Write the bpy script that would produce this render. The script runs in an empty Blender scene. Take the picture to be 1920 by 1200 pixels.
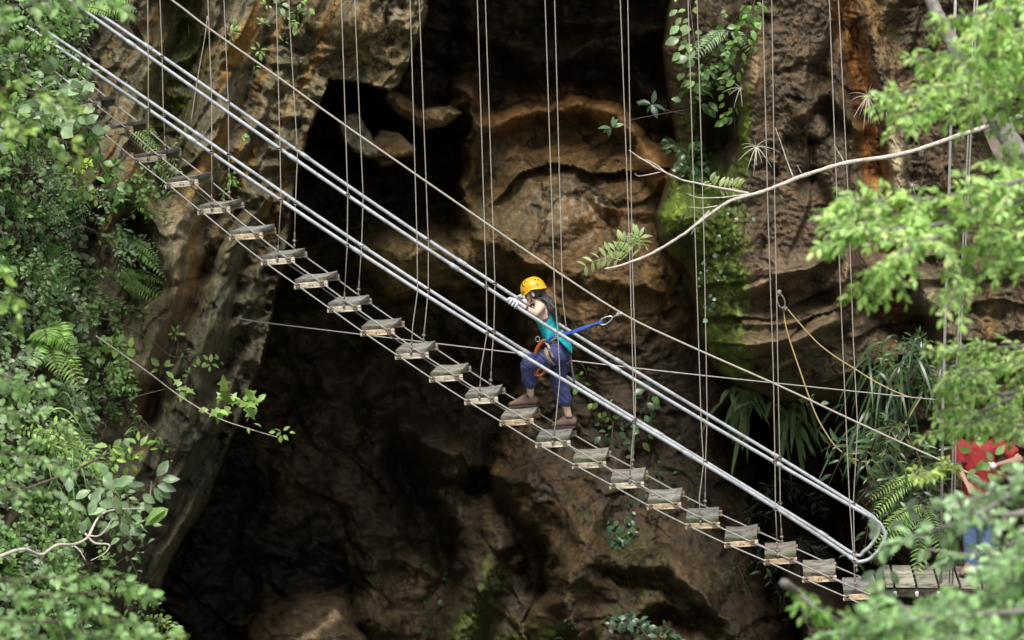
import bpy, math, random
import numpy as np
from mathutils import Vector, Matrix

random.seed(7)
RNG = np.random.default_rng(11)
SC = bpy.context.scene
COL = SC.collection
R = math.radians

# ------------------------------------------------------------------ camera
FPX = 5550.0                      # focal length in pixels of the 1920 frame
PITCH = R(5.66)
CAM = np.array([0.0, -30.0, 12.0])
cam_d = bpy.data.cameras.new('camera')
cam_d.sensor_width = 36.0
cam_d.lens = 36.0 * FPX / 1920.0
cam_d.clip_start = 0.5
cam_d.clip_end = 500.0
cam_d.dof.use_dof = True
cam_d.dof.focus_distance = 30.2
cam_d.dof.aperture_fstop = 2.0
cam_o = bpy.data.objects.new('camera', cam_d)
COL.objects.link(cam_o)
cam_o.location = CAM
cam_o.rotation_euler = (R(90) - PITCH, 0, 0)
SC.camera = cam_o
FWD = np.array([0, math.cos(PITCH), -math.sin(PITCH)])
UPV = np.array([0, math.sin(PITCH), math.cos(PITCH)])
RGT = np.array([1.0, 0, 0])


def P(px, py, d):
    """world point seen at photo position (px,py), d metres in front of the camera"""
    px = np.asarray(px, float); py = np.asarray(py, float); d = np.asarray(d, float)
    return CAM + d[..., None] * (FWD + RGT * ((px - 960) / FPX)[..., None] + UPV * ((600 - py) / FPX)[..., None])


# frame of the hanging bridge: u along it, w across it (away from the camera)
WV = np.array([0.088, 0.996, 0.0]); WV /= np.linalg.norm(WV)
UV = np.array([WV[1], -WV[0], 0.0])
ORG = P(1000, 760, 30.0)


def BP(px, py, w=0.0):
    ray = FWD + RGT * ((px - 960) / FPX) + UPV * ((600 - py) / FPX)
    t = ((ORG - CAM) @ WV + w) / (ray @ WV)
    return CAM + ray * t


# ------------------------------------------------------------------ objects
def tag(o, label=None, cat=None, group=None, kind=None):
    if label: o['label'] = label
    if cat: o['category'] = cat
    if group: o['group'] = group
    if kind: o['kind'] = kind
    return o


def empty(name, loc=(0, 0, 0), label=None, cat=None, group=None):
    o = bpy.data.objects.new(name, None)
    o.empty_display_size = 0.1
    COL.objects.link(o)
    o.location = loc
    return tag(o, label, cat, group)


def wpos(o):
    """world position of an object that has only been moved"""
    if o.parent is None: return o.location.copy()
    return wpos(o.parent) + o.matrix_parent_inverse.translation + o.location


def attach(o, parent):
    o.parent = parent
    o.matrix_parent_inverse = Matrix.Translation(-wpos(parent))


class MB:
    """collects verts / faces (+ one colour per vertex) and links them as ONE mesh object"""
    def __init__(self):
        self.v = []; self.f = []; self.c = []; self.n = 0

    def add(self, verts, faces, col=None):
        verts = np.asarray(verts, float).reshape(-1, 3)
        self.v.append(verts)
        off = self.n
        for f in faces:
            self.f.append([i + off for i in f])
        if col is None: col = (0.5, 0.5, 0.5)
        c = np.asarray(col, float)
        if c.ndim == 1: c = np.tile(c, (len(verts), 1))
        self.c.append(c)
        self.n += len(verts)

    def tube(self, pts, rad, seg=8, col=None, caps=True):
        pts = np.asarray(pts, float)
        n = len(pts)
        rad = np.full(n, rad, float) if np.isscalar(rad) else np.asarray(rad, float)
        t = np.gradient(pts, axis=0)
        t /= np.linalg.norm(t, axis=1)[:, None] + 1e-12
        a = np.array([0, 0, 1.0]) if abs(t[0][2]) < 0.9 else np.array([1.0, 0, 0])
        vs = []
        nrm = np.cross(t[0], a); nrm /= np.linalg.norm(nrm)
        ang = np.arange(seg) * 2 * math.pi / seg
        for i in range(n):
            nrm = nrm - t[i] * (nrm @ t[i]); nrm /= np.linalg.norm(nrm) + 1e-12
            b = np.cross(t[i], nrm)
            vs.append(pts[i] + rad[i] * (np.cos(ang)[:, None] * nrm + np.sin(ang)[:, None] * b))
        fs = []
        for i in range(n - 1):
            for k in range(seg):
                k2 = (k + 1) % seg
                fs.append([i * seg + k, i * seg + k2, (i + 1) * seg + k2, (i + 1) * seg + k])
        if caps:
            fs.append(list(range(seg))[::-1]); fs.append([(n - 1) * seg + k for k in range(seg)])
        self.add(np.concatenate(vs), fs, col)

    def box(self, c, ax, ay, az, col=None, bev=0.0):
        """box with centre c and half-extent vectors ax, ay, az; bev = chamfer in metres"""
        c = np.asarray(c, float); ax = np.asarray(ax, float); ay = np.asarray(ay, float); az = np.asarray(az, float)
        if bev <= 0:
            v = [c + sx * ax + sy * ay + sz * az for sz in (-1, 1) for sy in (-1, 1) for sx in (-1, 1)]
            f = [[0, 2, 3, 1], [4, 5, 7, 6], [0, 1, 5, 4], [2, 6, 7, 3], [0, 4, 6, 2], [1, 3, 7, 5]]
            self.add(v, f, col); return
        L = [np.linalg.norm(a) for a in (ax, ay, az)]
        k = [max(0.0, 1 - bev / l) for l in L]
        v = []; idx = {}
        for sx in (-1, 1):
            for sy in (-1, 1):
                for sz in (-1, 1):
                    for j in range(3):
                        m = [k[0], k[1], k[2]]; m[j] = 1
                        idx[(sx, sy, sz, j)] = len(v)
                        v.append(c + sx * m[0] * ax + sy * m[1] * ay + sz * m[2] * az)
        f = []
        for s in (-1, 1):
            for j in range(3):
                q = []
                for (p_, q_) in ((-1, -1), (1, -1), (1, 1), (-1, 1)):
                    sg = [0, 0, 0]; sg[j] = s; sg[(j + 1) % 3] = p_; sg[(j + 2) % 3] = q_
                    q.append(idx[(sg[0], sg[1], sg[2], j)])
                f.append(q if s > 0 else q[::-1])
        for j in range(3):
            for p_ in (-1, 1):
                for q_ in (-1, 1):
                    a, b = (j + 1) % 3, (j + 2) % 3
                    e = []
                    for s in (-1, 1):
                        sg = [0, 0, 0]; sg[j] = s; sg[a] = p_; sg[b] = q_
                        e.append((idx[(sg[0], sg[1], sg[2], a)], idx[(sg[0], sg[1], sg[2], b)]))
                    q = [e[0][0], e[1][0], e[1][1], e[0][1]]
                    f.append(q if p_ * q_ > 0 else q[::-1])
        for sx in (-1, 1):
            for sy in (-1, 1):
                for sz in (-1, 1):
                    q = [idx[(sx, sy, sz, j)] for j in range(3)]
                    f.append(q if sx * sy * sz > 0 else q[::-1])
        self.add(v, f, col)

    def ball(self, c, r, seg=8, ring=6, col=None, ax=None):
        """ellipsoid; r scalar or 3, ax = 3x3 rows of axes"""
        c = np.asarray(c, float)
        r = np.array([r, r, r], float) if np.isscalar(r) else np.asarray(r, float)
        A = np.eye(3) if ax is None else np.asarray(ax, float)
        v = [np.array([0, 0, -1.0])]
        for i in range(1, ring):
            th = -math.pi / 2 + math.pi * i / ring
            for k in range(seg):
                p = 2 * math.pi * k / seg
                v.append(np.array([math.cos(th) * math.cos(p), math.cos(th) * math.sin(p), math.sin(th)]))
        v.append(np.array([0, 0, 1.0]))
        v = np.array(v) * r @ A + c
        f = []
        for k in range(seg):
            f.append([0, 1 + (k + 1) % seg, 1 + k])
            for i in range(ring - 2):
                a = 1 + i * seg
                f.append([a + k, a + (k + 1) % seg, a + seg + (k + 1) % seg, a + seg + k])
            a = 1 + (ring - 2) * seg
            f.append([a + k, a + (k + 1) % seg, len(v) - 1])
        self.add(v, f, col)

    def build(self, name, m, parent=None, smooth=True, attr=True):
        me = bpy.data.meshes.new(name)
        V = np.concatenate(self.v) if self.v else np.zeros((0, 3))
        org = V.mean(0) if len(V) else np.zeros(3)
        if len(V): org = np.array([org[0], org[1], V[:, 2].min()])
        me.from_pydata((V - org).tolist(), [], self.f)
        if attr:
            ca = me.color_attributes.new('Col', 'FLOAT_COLOR', 'POINT')
            c = np.ones((len(V), 4), np.float32); c[:, :3] = np.concatenate(self.c)
            ca.data.foreach_set('color', c.ravel())
        if smooth:
            me.polygons.foreach_set('use_smooth', np.ones(len(me.polygons), bool))
        me.materials.append(m)
        me.update()
        o = bpy.data.objects.new(name, me)
        COL.objects.link(o)
        o.location = org
        if parent is not None: attach(o, parent)
        return o


def spline(pts, n=8):
    """Catmull-Rom through pts, n samples per span"""
    p = np.asarray(pts, float)
    if len(p) < 3:
        t = np.linspace(0, 1, n + 1)[:, None]
        return p[0] * (1 - t) + p[-1] * t
    q = np.vstack([2 * p[0] - p[1], p, 2 * p[-1] - p[-2]])
    out = []
    for i in range(1, len(q) - 2):
        for t in np.arange(n) / n:
            out.append(0.5 * ((2 * q[i]) + (-q[i - 1] + q[i + 1]) * t + (2 * q[i - 1] - 5 * q[i] + 4 * q[i + 1] - q[i + 2]) * t * t
                              + (-q[i - 1] + 3 * q[i] - 3 * q[i + 1] + q[i + 2]) * t ** 3))
    out.append(p[-1])
    return np.array(out)


# ------------------------------------------------------------------ noise (numpy)
def perlin(x, y, seed=0):
    rs = np.random.RandomState(seed)
    perm = rs.permutation(512)
    ga = rs.rand(512) * 2 * math.pi
    gx, gy = np.cos(ga), np.sin(ga)
    xi = np.floor(x).astype(int); yi = np.floor(y).astype(int)
    xf = x - xi; yf = y - yi
    u = xf ** 3 * (xf * (xf * 6 - 15) + 10); v = yf ** 3 * (yf * (yf * 6 - 15) + 10)

    def g(ix, iy, dx, dy):
        h = perm[(perm[ix & 511] + iy) & 511]
        return gx[h] * dx + gy[h] * dy
    n00 = g(xi, yi, xf, yf); n10 = g(xi + 1, yi, xf - 1, yf)
    n01 = g(xi, yi + 1, xf, yf - 1); n11 = g(xi + 1, yi + 1, xf - 1, yf - 1)
    return ((n00 * (1 - u) + n10 * u) * (1 - v) + (n01 * (1 - u) + n11 * u) * v) * 1.5


def fbm(x, y, seed=0, octv=5, lac=2.0, gain=0.5):
    s = 0; a = 1.0; t = 0
    for o in range(octv):
        s = s + a * perlin(x * lac ** o, y * lac ** o, seed + o * 17); t += a; a *= gain
    return s / t


def ridged(x, y, seed=0, octv=5, gain=0.5):
    s = 0; a = 1.0; t = 0
    for o in range(octv):
        s = s + a * (1 - 2 * np.abs(perlin(x * 2 ** o, y * 2 ** o, seed + o * 13))); t += a; a *= gain
    return s / t


def sstep(a, b, x):
    t = np.clip((x - a) / (b - a), 0, 1)
    return t * t * (3 - 2 * t)


# ------------------------------------------------------------------ materials
def new_mat(name):
    m = bpy.data.materials.new(name)
    m.use_nodes = True
    nt = m.node_tree
    return m, nt, nt.nodes['Principled BSDF']


def N(nt, typ, **kw):
    n = nt.nodes.new(typ)
    for k, v in kw.items():
        if k in n.inputs.keys(): n.inputs[k].default_value = v
        else: setattr(n, k, v)
    return n


def mixc(nt, mode, fac, a, b):
    n = nt.nodes.new('ShaderNodeMix'); n.data_type = 'RGBA'; n.blend_type = mode; n.clamp_result = False
    for sock, val in ((n.inputs[0], fac), (n.inputs[6], a), (n.inputs[7], b)):
        if hasattr(val, 'is_output') or isinstance(val, bpy.types.NodeSocket): nt.links.new(val, sock)
        else: sock.default_value = val if not isinstance(val, tuple) or len(val) == 4 else (*val, 1)
    return n.outputs[2]


def ramp(nt, src, stops):
    n = nt.nodes.new('ShaderNodeValToRGB')
    while len(n.color_ramp.elements) < len(stops): n.color_ramp.elements.new(0.5)
    for e, (p, c) in zip(n.color_ramp.elements, stops):
        e.position = p; e.color = (*c, 1) if len(c) == 3 else c
    nt.links.new(src, n.inputs[0])
    return n.outputs[0]


def simple_mat(name, col, rough=0.6, metal=0.0, var=0.25, scale=30.0, bump=0.1, spec=0.5, useattr=False):
    """plain surface with a noise that mottles colour, roughness and relief"""
    m, nt, b = new_mat(name)
    tc = N(nt, 'ShaderNodeTexCoord')
    nz = N(nt, 'ShaderNodeTexNoise', Scale=scale, Detail=5.0, Roughness=0.6)
    nt.links.new(tc.outputs['Object'], nz.inputs['Vector'])
    lo = tuple(c * (1 - var) for c in col); hi = tuple(min(1, c * (1 + var)) for c in col)
    c = ramp(nt, nz.outputs['Fac'], [(0.3, lo), (0.7, hi)])
    if useattr:
        at = N(nt, 'ShaderNodeVertexColor', layer_name='Col')
        c = mixc(nt, 'MULTIPLY', 1.0, c, at.outputs['Color'])
    nt.links.new(c, b.inputs['Base Color'])
    b.inputs['Roughness'].default_value = rough
    b.inputs['Metallic'].default_value = metal
    b.inputs['Specular IOR Level'].default_value = spec
    if bump:
        bp = N(nt, 'ShaderNodeBump', Strength=bump, Distance=0.01)
        nt.links.new(nz.outputs['Fac'], bp.inputs['Height'])
        nt.links.new(bp.outputs['Normal'], b.inputs['Normal'])
    return m


# ------------------------------------------------------------------ world and sun
SUN_EL, SUN_AZ = R(60), R(186)     # azimuth clockwise from +Y (north): behind the camera
w_ = bpy.data.worlds.new('World'); SC.world = w_; w_.use_nodes = True
wn = w_.node_tree
bg = wn.nodes['Background']
sky = wn.nodes.new('ShaderNodeTexSky'); sky.sky_type = 'NISHITA'; sky.sun_disc = False
sky.sun_elevation = SUN_EL; sky.sun_rotation = SUN_AZ
sky.air_density = 1.0; sky.dust_density = 4.0; sky.ozone_density = 0.6
hs = wn.nodes.new('ShaderNodeHueSaturation'); hs.inputs['Saturation'].default_value = 0.30
wn.links.new(sky.outputs[0], hs.inputs['Color'])
wn.links.new(hs.outputs[0], bg.inputs['Color'])
bg.inputs['Strength'].default_value = 0.15
sun_d = bpy.data.lights.new('sun', 'SUN'); sun_d.energy = 3.1; sun_d.angle = R(20); sun_d.color = (1.0, 0.975, 0.93)
sun_o = bpy.data.objects.new('sun', sun_d); COL.objects.link(sun_o)
sd = Vector((math.sin(SUN_AZ) * math.cos(SUN_EL), math.cos(SUN_AZ) * math.cos(SUN_EL), math.sin(SUN_EL)))
sun_o.rotation_euler = sd.to_track_quat('Z', 'Y').to_euler()
sun_o.location = (0, -20, 40)
SC.view_settings.view_transform = 'Standard'
SC.view_settings.look = 'None'
SC.view_settings.exposure = 0.0
SC.view_settings.gamma = 1.0
# ================================================================== ROCK: cliff, cave, slab, pillar
def build_rock():
    gx = np.concatenate([np.arange(-420, -24, 14), np.arange(-24, 1944, 3.0), np.arange(1944, 2360, 14)])
    gy = np.concatenate([np.arange(-1000, -24, 14), np.arange(-24, 1224, 3.0), np.arange(1224, 1640, 14)])
    X0, Y0 = np.meshgrid(gx, gy)
    ny, nx = X0.shape
    # domain warp: outlines and strata wander
    wx = 26 * fbm(X0 / 150, Y0 / 150, 3, 4) + 9 * fbm(X0 / 34, Y0 / 34, 4, 3)
    wy = 26 * fbm(X0 / 150, Y0 / 150, 5, 4) + 9 * fbm(X0 / 34, Y0 / 34, 6, 3)
    X, Y = X0 + wx, Y0 + wy
    Xs, Ys = X0 + 0.35 * wx, Y0 + 0.35 * wy

    def sdf(poly, x=X, y=Y):
        """signed distance (px), positive inside"""
        poly = np.asarray(poly, float)
        d = np.full(x.shape, 1e9); ins = np.zeros(x.shape, bool)
        for i in range(len(poly)):
            a = poly[i]; b = poly[(i + 1) % len(poly)]
            e = b - a
            t = np.clip(((x - a[0]) * e[0] + (y - a[1]) * e[1]) / (e @ e), 0, 1)
            d = np.minimum(d, np.hypot(x - a[0] - t * e[0], y - a[1] - t * e[1]))
            if a[1] != b[1]:
                c = ((a[1] > y) != (b[1] > y)) & (x < (b[0] - a[0]) * (y - a[1]) / (b[1] - a[1]) + a[0])
                ins ^= c
        return np.where(ins, d, -d)

    def line(pts, x=X, y=Y):
        """distance to a polyline and side (>0 left of travel)"""
        pts = np.asarray(pts, float)
        d = np.full(x.shape, 1e9); s = np.zeros(x.shape)
        for a, b in zip(pts[:-1], pts[1:]):
            e = b - a
            t = np.clip(((x - a[0]) * e[0] + (y - a[1]) * e[1]) / (e @ e), 0, 1)
            dd = np.hypot(x - a[0] - t * e[0], y - a[1] - t * e[1])
            cr = e[0] * (y - a[1]) - e[1] * (x - a[0])
            s = np.where(dd < d, np.sign(cr), s)
            d = np.minimum(d, dd)
        return d, s

    def gau(cx, cy, rx, ry, ang=0.0, x=X, y=Y):
        c, s = math.cos(R(ang)), math.sin(R(ang))
        u = (x - cx) * c + (y - cy) * s; v = -(x - cx) * s + (y - cy) * c
        return np.exp(-(u / rx) ** 2 - (v / ry) ** 2)

    lay = np.zeros(X.shape, int)          # which rock body a vertex belongs to
    # ---- 0 deep cave
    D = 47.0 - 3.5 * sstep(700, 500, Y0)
    tone = np.zeros(X.shape + (3,)); tone[:] = np.array((0.055, 0.040, 0.030)) * (1 - .75 * sstep(480, 760, Y0))[..., None]  # cave's shade put into the colour, near black low down

    def put(poly, depth, edge=9, rnd=0.6, rw=40, col=None, lid=None, x=X, y=Y):
        nonlocal D, tone
        s = sdf(poly, x, y)
        w = sstep(-edge, edge * 0.3, s)
        dd = depth + rnd * np.exp(-np.maximum(s, 0) / rw)
        D = D * (1 - w) + dd * w
        if col is not None:
            tone = tone * (1 - w[..., None]) + np.asarray(col) * w[..., None]
        if lid is not None:
            lay[s > -edge * 0.5] = lid
        return s, w

    # ---- 1 lower cave wall, falling back into the dark to the left, coming forward to the right and the bottom
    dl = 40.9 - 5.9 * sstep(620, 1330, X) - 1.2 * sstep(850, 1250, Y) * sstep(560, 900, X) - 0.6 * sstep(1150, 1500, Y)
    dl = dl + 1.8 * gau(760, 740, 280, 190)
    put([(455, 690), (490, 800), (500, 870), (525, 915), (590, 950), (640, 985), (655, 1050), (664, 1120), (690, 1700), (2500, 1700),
         (2500, 420), (1000, 420), (560, 560)], dl, edge=14, rnd=1.6, rw=46, col=(0.046, 0.035, 0.026), lid=1)  # dark wall colour carries some of the cave's shade too
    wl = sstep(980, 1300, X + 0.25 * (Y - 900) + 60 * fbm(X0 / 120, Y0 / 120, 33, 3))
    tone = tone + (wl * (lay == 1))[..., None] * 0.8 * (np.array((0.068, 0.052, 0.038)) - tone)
    # ---- bottom-left pale rocks on the cave floor
    put([(470, 1230), (455, 1170), (520, 1120), (590, 1105), (640, 1130), (690, 1210), (700, 1700), (430, 1700)], 37.5 - 1.2 * sstep(1120, 1260, Y),
        edge=12, rnd=0.9, rw=30, col=(0.10, 0.075, 0.056), lid=1)
    # ---- 2 the boulder face in the middle of the cave
    db = 37.6 - 0.9 * gau(1080, 470, 190, 220) - 0.8 * sstep(300, 620, Y) - 0.5 * sstep(1000, 1250, X) - 1.5 * sstep(800, 1250, Y)
    put([(648, 440), (690, 405), (760, 425), (835, 415), (862, 330), (838, 215), (852, 140), (905, 120), (925, 215), (1000, 190), (1085, 172),
         (1160, 195), (1225, 262), (1330, 300), (1360, 560), (1430, 740), (1450, 1000), (1500, 1150), (1530, 1700), (930, 1700), (985, 1180), (1022, 1110), (1016, 1060), (990, 1000), (958, 945), (925, 890), (950, 800), (972, 700), (970, 620), (955, 545), (905, 520), (850, 545), (800, 540),
         (735, 560), (700, 522), (664, 480)], db, edge=13, rnd=1.5, rw=36, col=(0.125, 0.083, 0.046), lid=1)
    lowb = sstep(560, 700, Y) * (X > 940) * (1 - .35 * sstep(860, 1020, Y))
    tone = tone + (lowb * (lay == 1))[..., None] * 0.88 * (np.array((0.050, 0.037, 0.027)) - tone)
    # band of the arch stands proud of the face below it
    a, _ = line([(918, 238), (960, 212), (1010, 196), (1085, 186), (1160, 212), (1205, 262), (1240, 330)], Xs, Ys)
    D -= 1.15 * np.exp(-(a / 26) ** 2)
    tone += (np.exp(-(a / 22) ** 2) * 0.85)[..., None] * (np.array((0.34, 0.20, 0.10)) - tone)  # orange-brown band, lightened in colour so that it looks lit
    D += 0.55 * gau(1075, 268, 130, 40, 5)          # hollow under the arch
    # second overhanging lip
    a, s = line([(955, 350), (985, 320), (1030, 306), (1075, 312), (1110, 330), (1180, 322), (1240, 316)], Xs, Ys)
    D += np.where(s > 0, 0.22, -0.16) * np.exp(-(a / np.where(s > 0, 34, 46)) ** 2)
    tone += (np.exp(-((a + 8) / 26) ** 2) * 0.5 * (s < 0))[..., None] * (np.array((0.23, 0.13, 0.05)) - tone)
    # folds across the boulder
    for pts, h, wd in (([(1020, 520), (1080, 450), (1160, 420), (1230, 430)], 0.35, 30), ([(960, 470), (1040, 500), (1130, 530), (1230, 545)], -0.3, 18),
                       ([(880, 340), (870, 400), (905, 450), (960, 440)], -0.35, 26), ([(700, 450), (780, 470), (850, 500), (900, 490)], -0.32, 26),
                       ([(750, 520), (800, 500), (850, 520)], 0.4, 20), ([(1080, 380), (1130, 420), (1180, 480)], 0.22, 14),
                       ([(640, 420), (700, 430), (760, 400)], 0.5, 20)):
        a, _ = line(pts); D += h * np.exp(-(a / wd) ** 2)
    tone += (gau(980, 380, 90, 90) * 0.4)[..., None] * (np.array((0.20, 0.175, 0.13)) - tone)
    tone += (gau(1040, 360, 45, 45) * 0.4)[..., None] * (np.array((0.24, 0.20, 0.16)) - tone)
    tone += (gau(760, 490, 80, 40, 10) * 0.6)[..., None] * (np.array((0.26, 0.19, 0.12)) - tone)
    tone += (gau(1100, 560, 90, 26, -8) * 0.6)[..., None] * (np.array((0.20, 0.115, 0.055)) - tone)
    och = sstep(-.1, .4, fbm(X0 / 60, Y0 / 75, 140, 5))
    tone = tone + (och * gau(1040, 420, 190, 190) * (lay == 1) * .6)[..., None] * (np.array((0.22, 0.125, 0.045)) - tone)
    # lobe on the left, colour lifted to look lit in shadow; grey crust in the middle
    lob = gau(752, 480, 110, 62, 14)
    D -= 1.3 * lob
    tone = tone + (np.clip(lob * 1.3, 0, 1) * (lay == 1) * .8)[..., None] * (np.array((0.46, 0.36, 0.235)) - tone)
    cru = (gau(1045, 375, 75, 60) + .8 * gau(1110, 420, 60, 60)) * sstep(-.05, .35, fbm(X0 / 11, Y0 / 14, 120, 4))
    tone = tone + (np.clip(cru, 0, 1) * .75)[..., None] * (np.array((0.30, 0.29, 0.27)) - tone)
    gr = (gau(905, 420, 60, 130) + .6 * gau(830, 440, 60, 60)) * sstep(0, .4, fbm(X0 / 16, Y0 / 16, 121, 4))
    tone = tone + (np.clip(gr, 0, 1) * .7)[..., None] * (np.array((0.085, 0.10, 0.05)) - tone)
    # ---- mossy lumpy pillar left of the boulder
    for (cx, cy, rx, ry, h, an) in ((868, 190, 26, 50, 1.5, -20), (880, 265, 24, 48, 1.5, 10), (868, 340, 30, 40, 0.8, 0), (905, 395, 36, 34, 0.5, 20), (885, 175, 14, 40, 0.7, -45)):
        D -= h * gau(cx, cy, rx, ry, an)
    # ---- 3 wedged block in the cave mouth, pale rock brightened in colour to look lit
    Xw, Yw = X0 + .3 * wx, Y0 + .3 * wy
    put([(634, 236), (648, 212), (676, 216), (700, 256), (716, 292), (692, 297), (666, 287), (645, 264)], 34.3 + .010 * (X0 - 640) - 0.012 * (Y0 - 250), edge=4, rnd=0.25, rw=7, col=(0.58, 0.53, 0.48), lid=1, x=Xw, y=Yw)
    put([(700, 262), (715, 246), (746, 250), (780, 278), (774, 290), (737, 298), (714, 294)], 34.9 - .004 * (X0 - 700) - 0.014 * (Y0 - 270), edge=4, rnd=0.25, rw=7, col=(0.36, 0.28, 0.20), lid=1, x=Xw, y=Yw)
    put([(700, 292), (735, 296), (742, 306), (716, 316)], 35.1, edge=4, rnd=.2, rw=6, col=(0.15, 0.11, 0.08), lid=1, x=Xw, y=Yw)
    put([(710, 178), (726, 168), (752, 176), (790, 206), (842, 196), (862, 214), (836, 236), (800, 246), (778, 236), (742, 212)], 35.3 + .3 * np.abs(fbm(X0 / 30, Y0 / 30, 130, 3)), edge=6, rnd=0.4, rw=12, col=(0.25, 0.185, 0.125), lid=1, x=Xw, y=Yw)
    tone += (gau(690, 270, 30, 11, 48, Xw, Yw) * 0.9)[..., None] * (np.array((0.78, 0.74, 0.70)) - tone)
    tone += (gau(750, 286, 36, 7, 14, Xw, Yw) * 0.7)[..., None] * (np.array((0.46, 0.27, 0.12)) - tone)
    # ---- roof of the cave: sweeps towards the camera above the frame
    roof = 39.3 - 4.6 * sstep(150, -420, Y0) - 2.5 * sstep(-420, -1000, Y0)
    D = np.minimum(D, roof + 0.5 * fbm(X0 / 120, Y0 / 80, 31, 3))
    # dim ledges high in the cave
    for pts, h, wd in (([(900, 60), (1000, 110), (1130, 90), (1260, 60)], -0.8, 40), ([(1060, 40), (1150, 30), (1290, 60)], -0.9, 22), ([(1180, 130), (1250, 210), (1300, 240)], -0.9, 30)):
        a, _ = line(pts); D += h * np.exp(-(a / wd) ** 2)
    # ---- 4 left slab with the hanging brow
    dsl = 33.6 - 1.2 * sstep(600, 300, X) - 1.0 * sstep(350, 1200, Y) - 1.0 * sstep(60, -700, Y0)
    brow = [(-600, -1100), (800, -1100), (806, -60), (797, 20), (785, 60), (766, 112), (744, 160), (732, 167), (690, 156), (650, 150), (617, 147), (602, 190), (574, 250),
            (560, 300), (549, 355), (545, 420), (534, 480), (514, 560), (500, 620), (484, 690), (460, 750), (440, 800), (420, 850), (396, 910),
            (366, 970), (340, 1010), (312, 1060), (292, 1120), (280, 1200), (270, 1700), (-600, 1700)]
    Xs, Ys = X0 + 0.35 * wx, Y0 + 0.35 * wy
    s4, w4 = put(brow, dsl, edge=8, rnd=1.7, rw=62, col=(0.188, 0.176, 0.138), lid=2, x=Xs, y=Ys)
    # the brow bulges, the slab's folds run down to the left
    D -= w4 * (0.9 * gau(690, 60, 120, 110) + 0.5 * gau(600, 60, 60, 90, 20))
    for pts, h, wd in (([(640, -40), (600, 60), (585, 130), (600, 190)], 0.30, 22),
                       ([(560, -60), (520, 80), (470, 220), (420, 330), (370, 440)], 0.55, 26),
                       ([(600, 150), (560, 230), (520, 330), (470, 420), (430, 470)], -0.35, 26),
                       ([(500, 200), (450, 330), (400, 430), (385, 520)], 0.25, 18),
                       ([(330, -40), (345, 80), (330, 160), (310, 260), (300, 360)], 1.1, 40),
                       ([(430, 380), (400, 470), (370, 560), (330, 620), (300, 690), (280, 780)], 0.75, 20),
                       ([(350, 420), (325, 520), (305, 620), (285, 700)], -0.55, 40),
                       ([(540, 440), (500, 560), (470, 660), (420, 760), (390, 820)], -0.40, 22),
                       ([(500, 470), (470, 560), (430, 660), (400, 740)], 0.34, 22),
                       ([(420, 500), (400, 620), (380, 720), (350, 830)], -0.30, 34),
                       ([(420, 830), (360, 900), (330, 960), (290, 1010)], 0.35, 18),
                       ([(400, 880), (340, 980), (290, 1090)], -0.45, 22),
                       ([(280, 900), (300, 970), (250, 1010), (200, 1030)], 0.35, 14),
                       ([(262, 930), (240, 980)], -0.5, 40),
                       ([(245, 420), (270, 480), (290, 530)], 1.2, 22)):
        a, _ = line(pts, Xs, Ys); D += w4 * h * np.exp(-(a / wd) ** 2)
    def wash(g, amt, c, w=1.0):
        nonlocal tone
        tone = tone + (np.clip(g, 0, 1) * amt * w)[..., None] * (np.array(c) - tone)
    # streaks on the slab run with the folds
    along = (Xs * 0.88 + Ys * 0.42)
    st = fbm(along / 26, (Ys * 0.9 - Xs * 0.4) / 240, 41, 4)
    wash(sstep(0.0, 0.35, st), 0.9, (0.29, 0.165, 0.05), w4 * sstep(0, 300, Xs) * sstep(800, 420, Ys))
    wash(sstep(0.05, 0.4, -st), 0.7, (0.10, 0.092, 0.074), w4)
    wash(gau(350, 530, 30, 130, 18, Xs, Ys) * sstep(-.3, .4, fbm(Xs / 22, Ys / 60, 44, 3)), 0.9, (0.36, 0.17, 0.035), w4)
    wash(gau(310, 520, 50, 140, 12, Xs, Ys), 0.6, (0.30, 0.26, 0.225), w4)
    wash(gau(270, 780, 14, 60, 0, Xs, Ys), 0.9, (0.36, 0.17, 0.03), w4)
    wash(gau(690, 70, 90, 100, 0, Xs, Ys), 0.75, (0.27, 0.21, 0.135), w4)
    wash(gau(735, 30, 16, 26, 0, Xs, Ys), 0.6, (0.36, 0.33, 0.30), w4)
    wash(gau(715, 130, 26, 34, 0, Xs, Ys), 0.6, (0.10, 0.10, 0.055), w4)
    wash(gau(560, 190, 70, 60, 0, Xs, Ys), 0.5, (0.25, 0.21, 0.15), w4)
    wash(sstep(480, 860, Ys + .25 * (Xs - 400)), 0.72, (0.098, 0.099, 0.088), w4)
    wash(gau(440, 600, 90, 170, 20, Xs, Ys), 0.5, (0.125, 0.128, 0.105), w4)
    wash(np.exp(-np.maximum(s4, 0) / 55) * sstep(190, 300, Ys), 0.75, (0.060, 0.052, 0.040), w4)  # shadow painted in: slab darkens in colour towards its right edge
    # green algae in the cleft and on the mossy stone by the path
    moss = np.zeros(X.shape)
    moss += w4 * (0.9 * gau(345, 90, 60, 130, 5, Xs, Ys) + 0.75 * gau(300, 260, 50, 90, 0, Xs, Ys) + 0.9 * gau(250, 380, 34, 70, -15, Xs, Ys) + 0.4 * gau(400, 560, 60, 60, 0, Xs, Ys))
    D -= w4 * 0.9 * gau(250, 390, 46, 90, -15, Xs, Ys)
    # slope that carries the undergrowth, coming forward to the left
    slope = 33.4 - 5.4 * sstep(300, -90, X0 + 0.12 * (600 - Y0) + 60 * fbm(X0 / 140, Y0 / 140, 51, 3)) - 1.6 * sstep(500, 1300, Y0) * sstep(360, 60, X0)
    slope = slope + 0.5 * fbm(X0 / 60, Y0 / 50, 52, 4)
    D = np.where(w4 > 0.5, np.minimum(D, slope), D)
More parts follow.
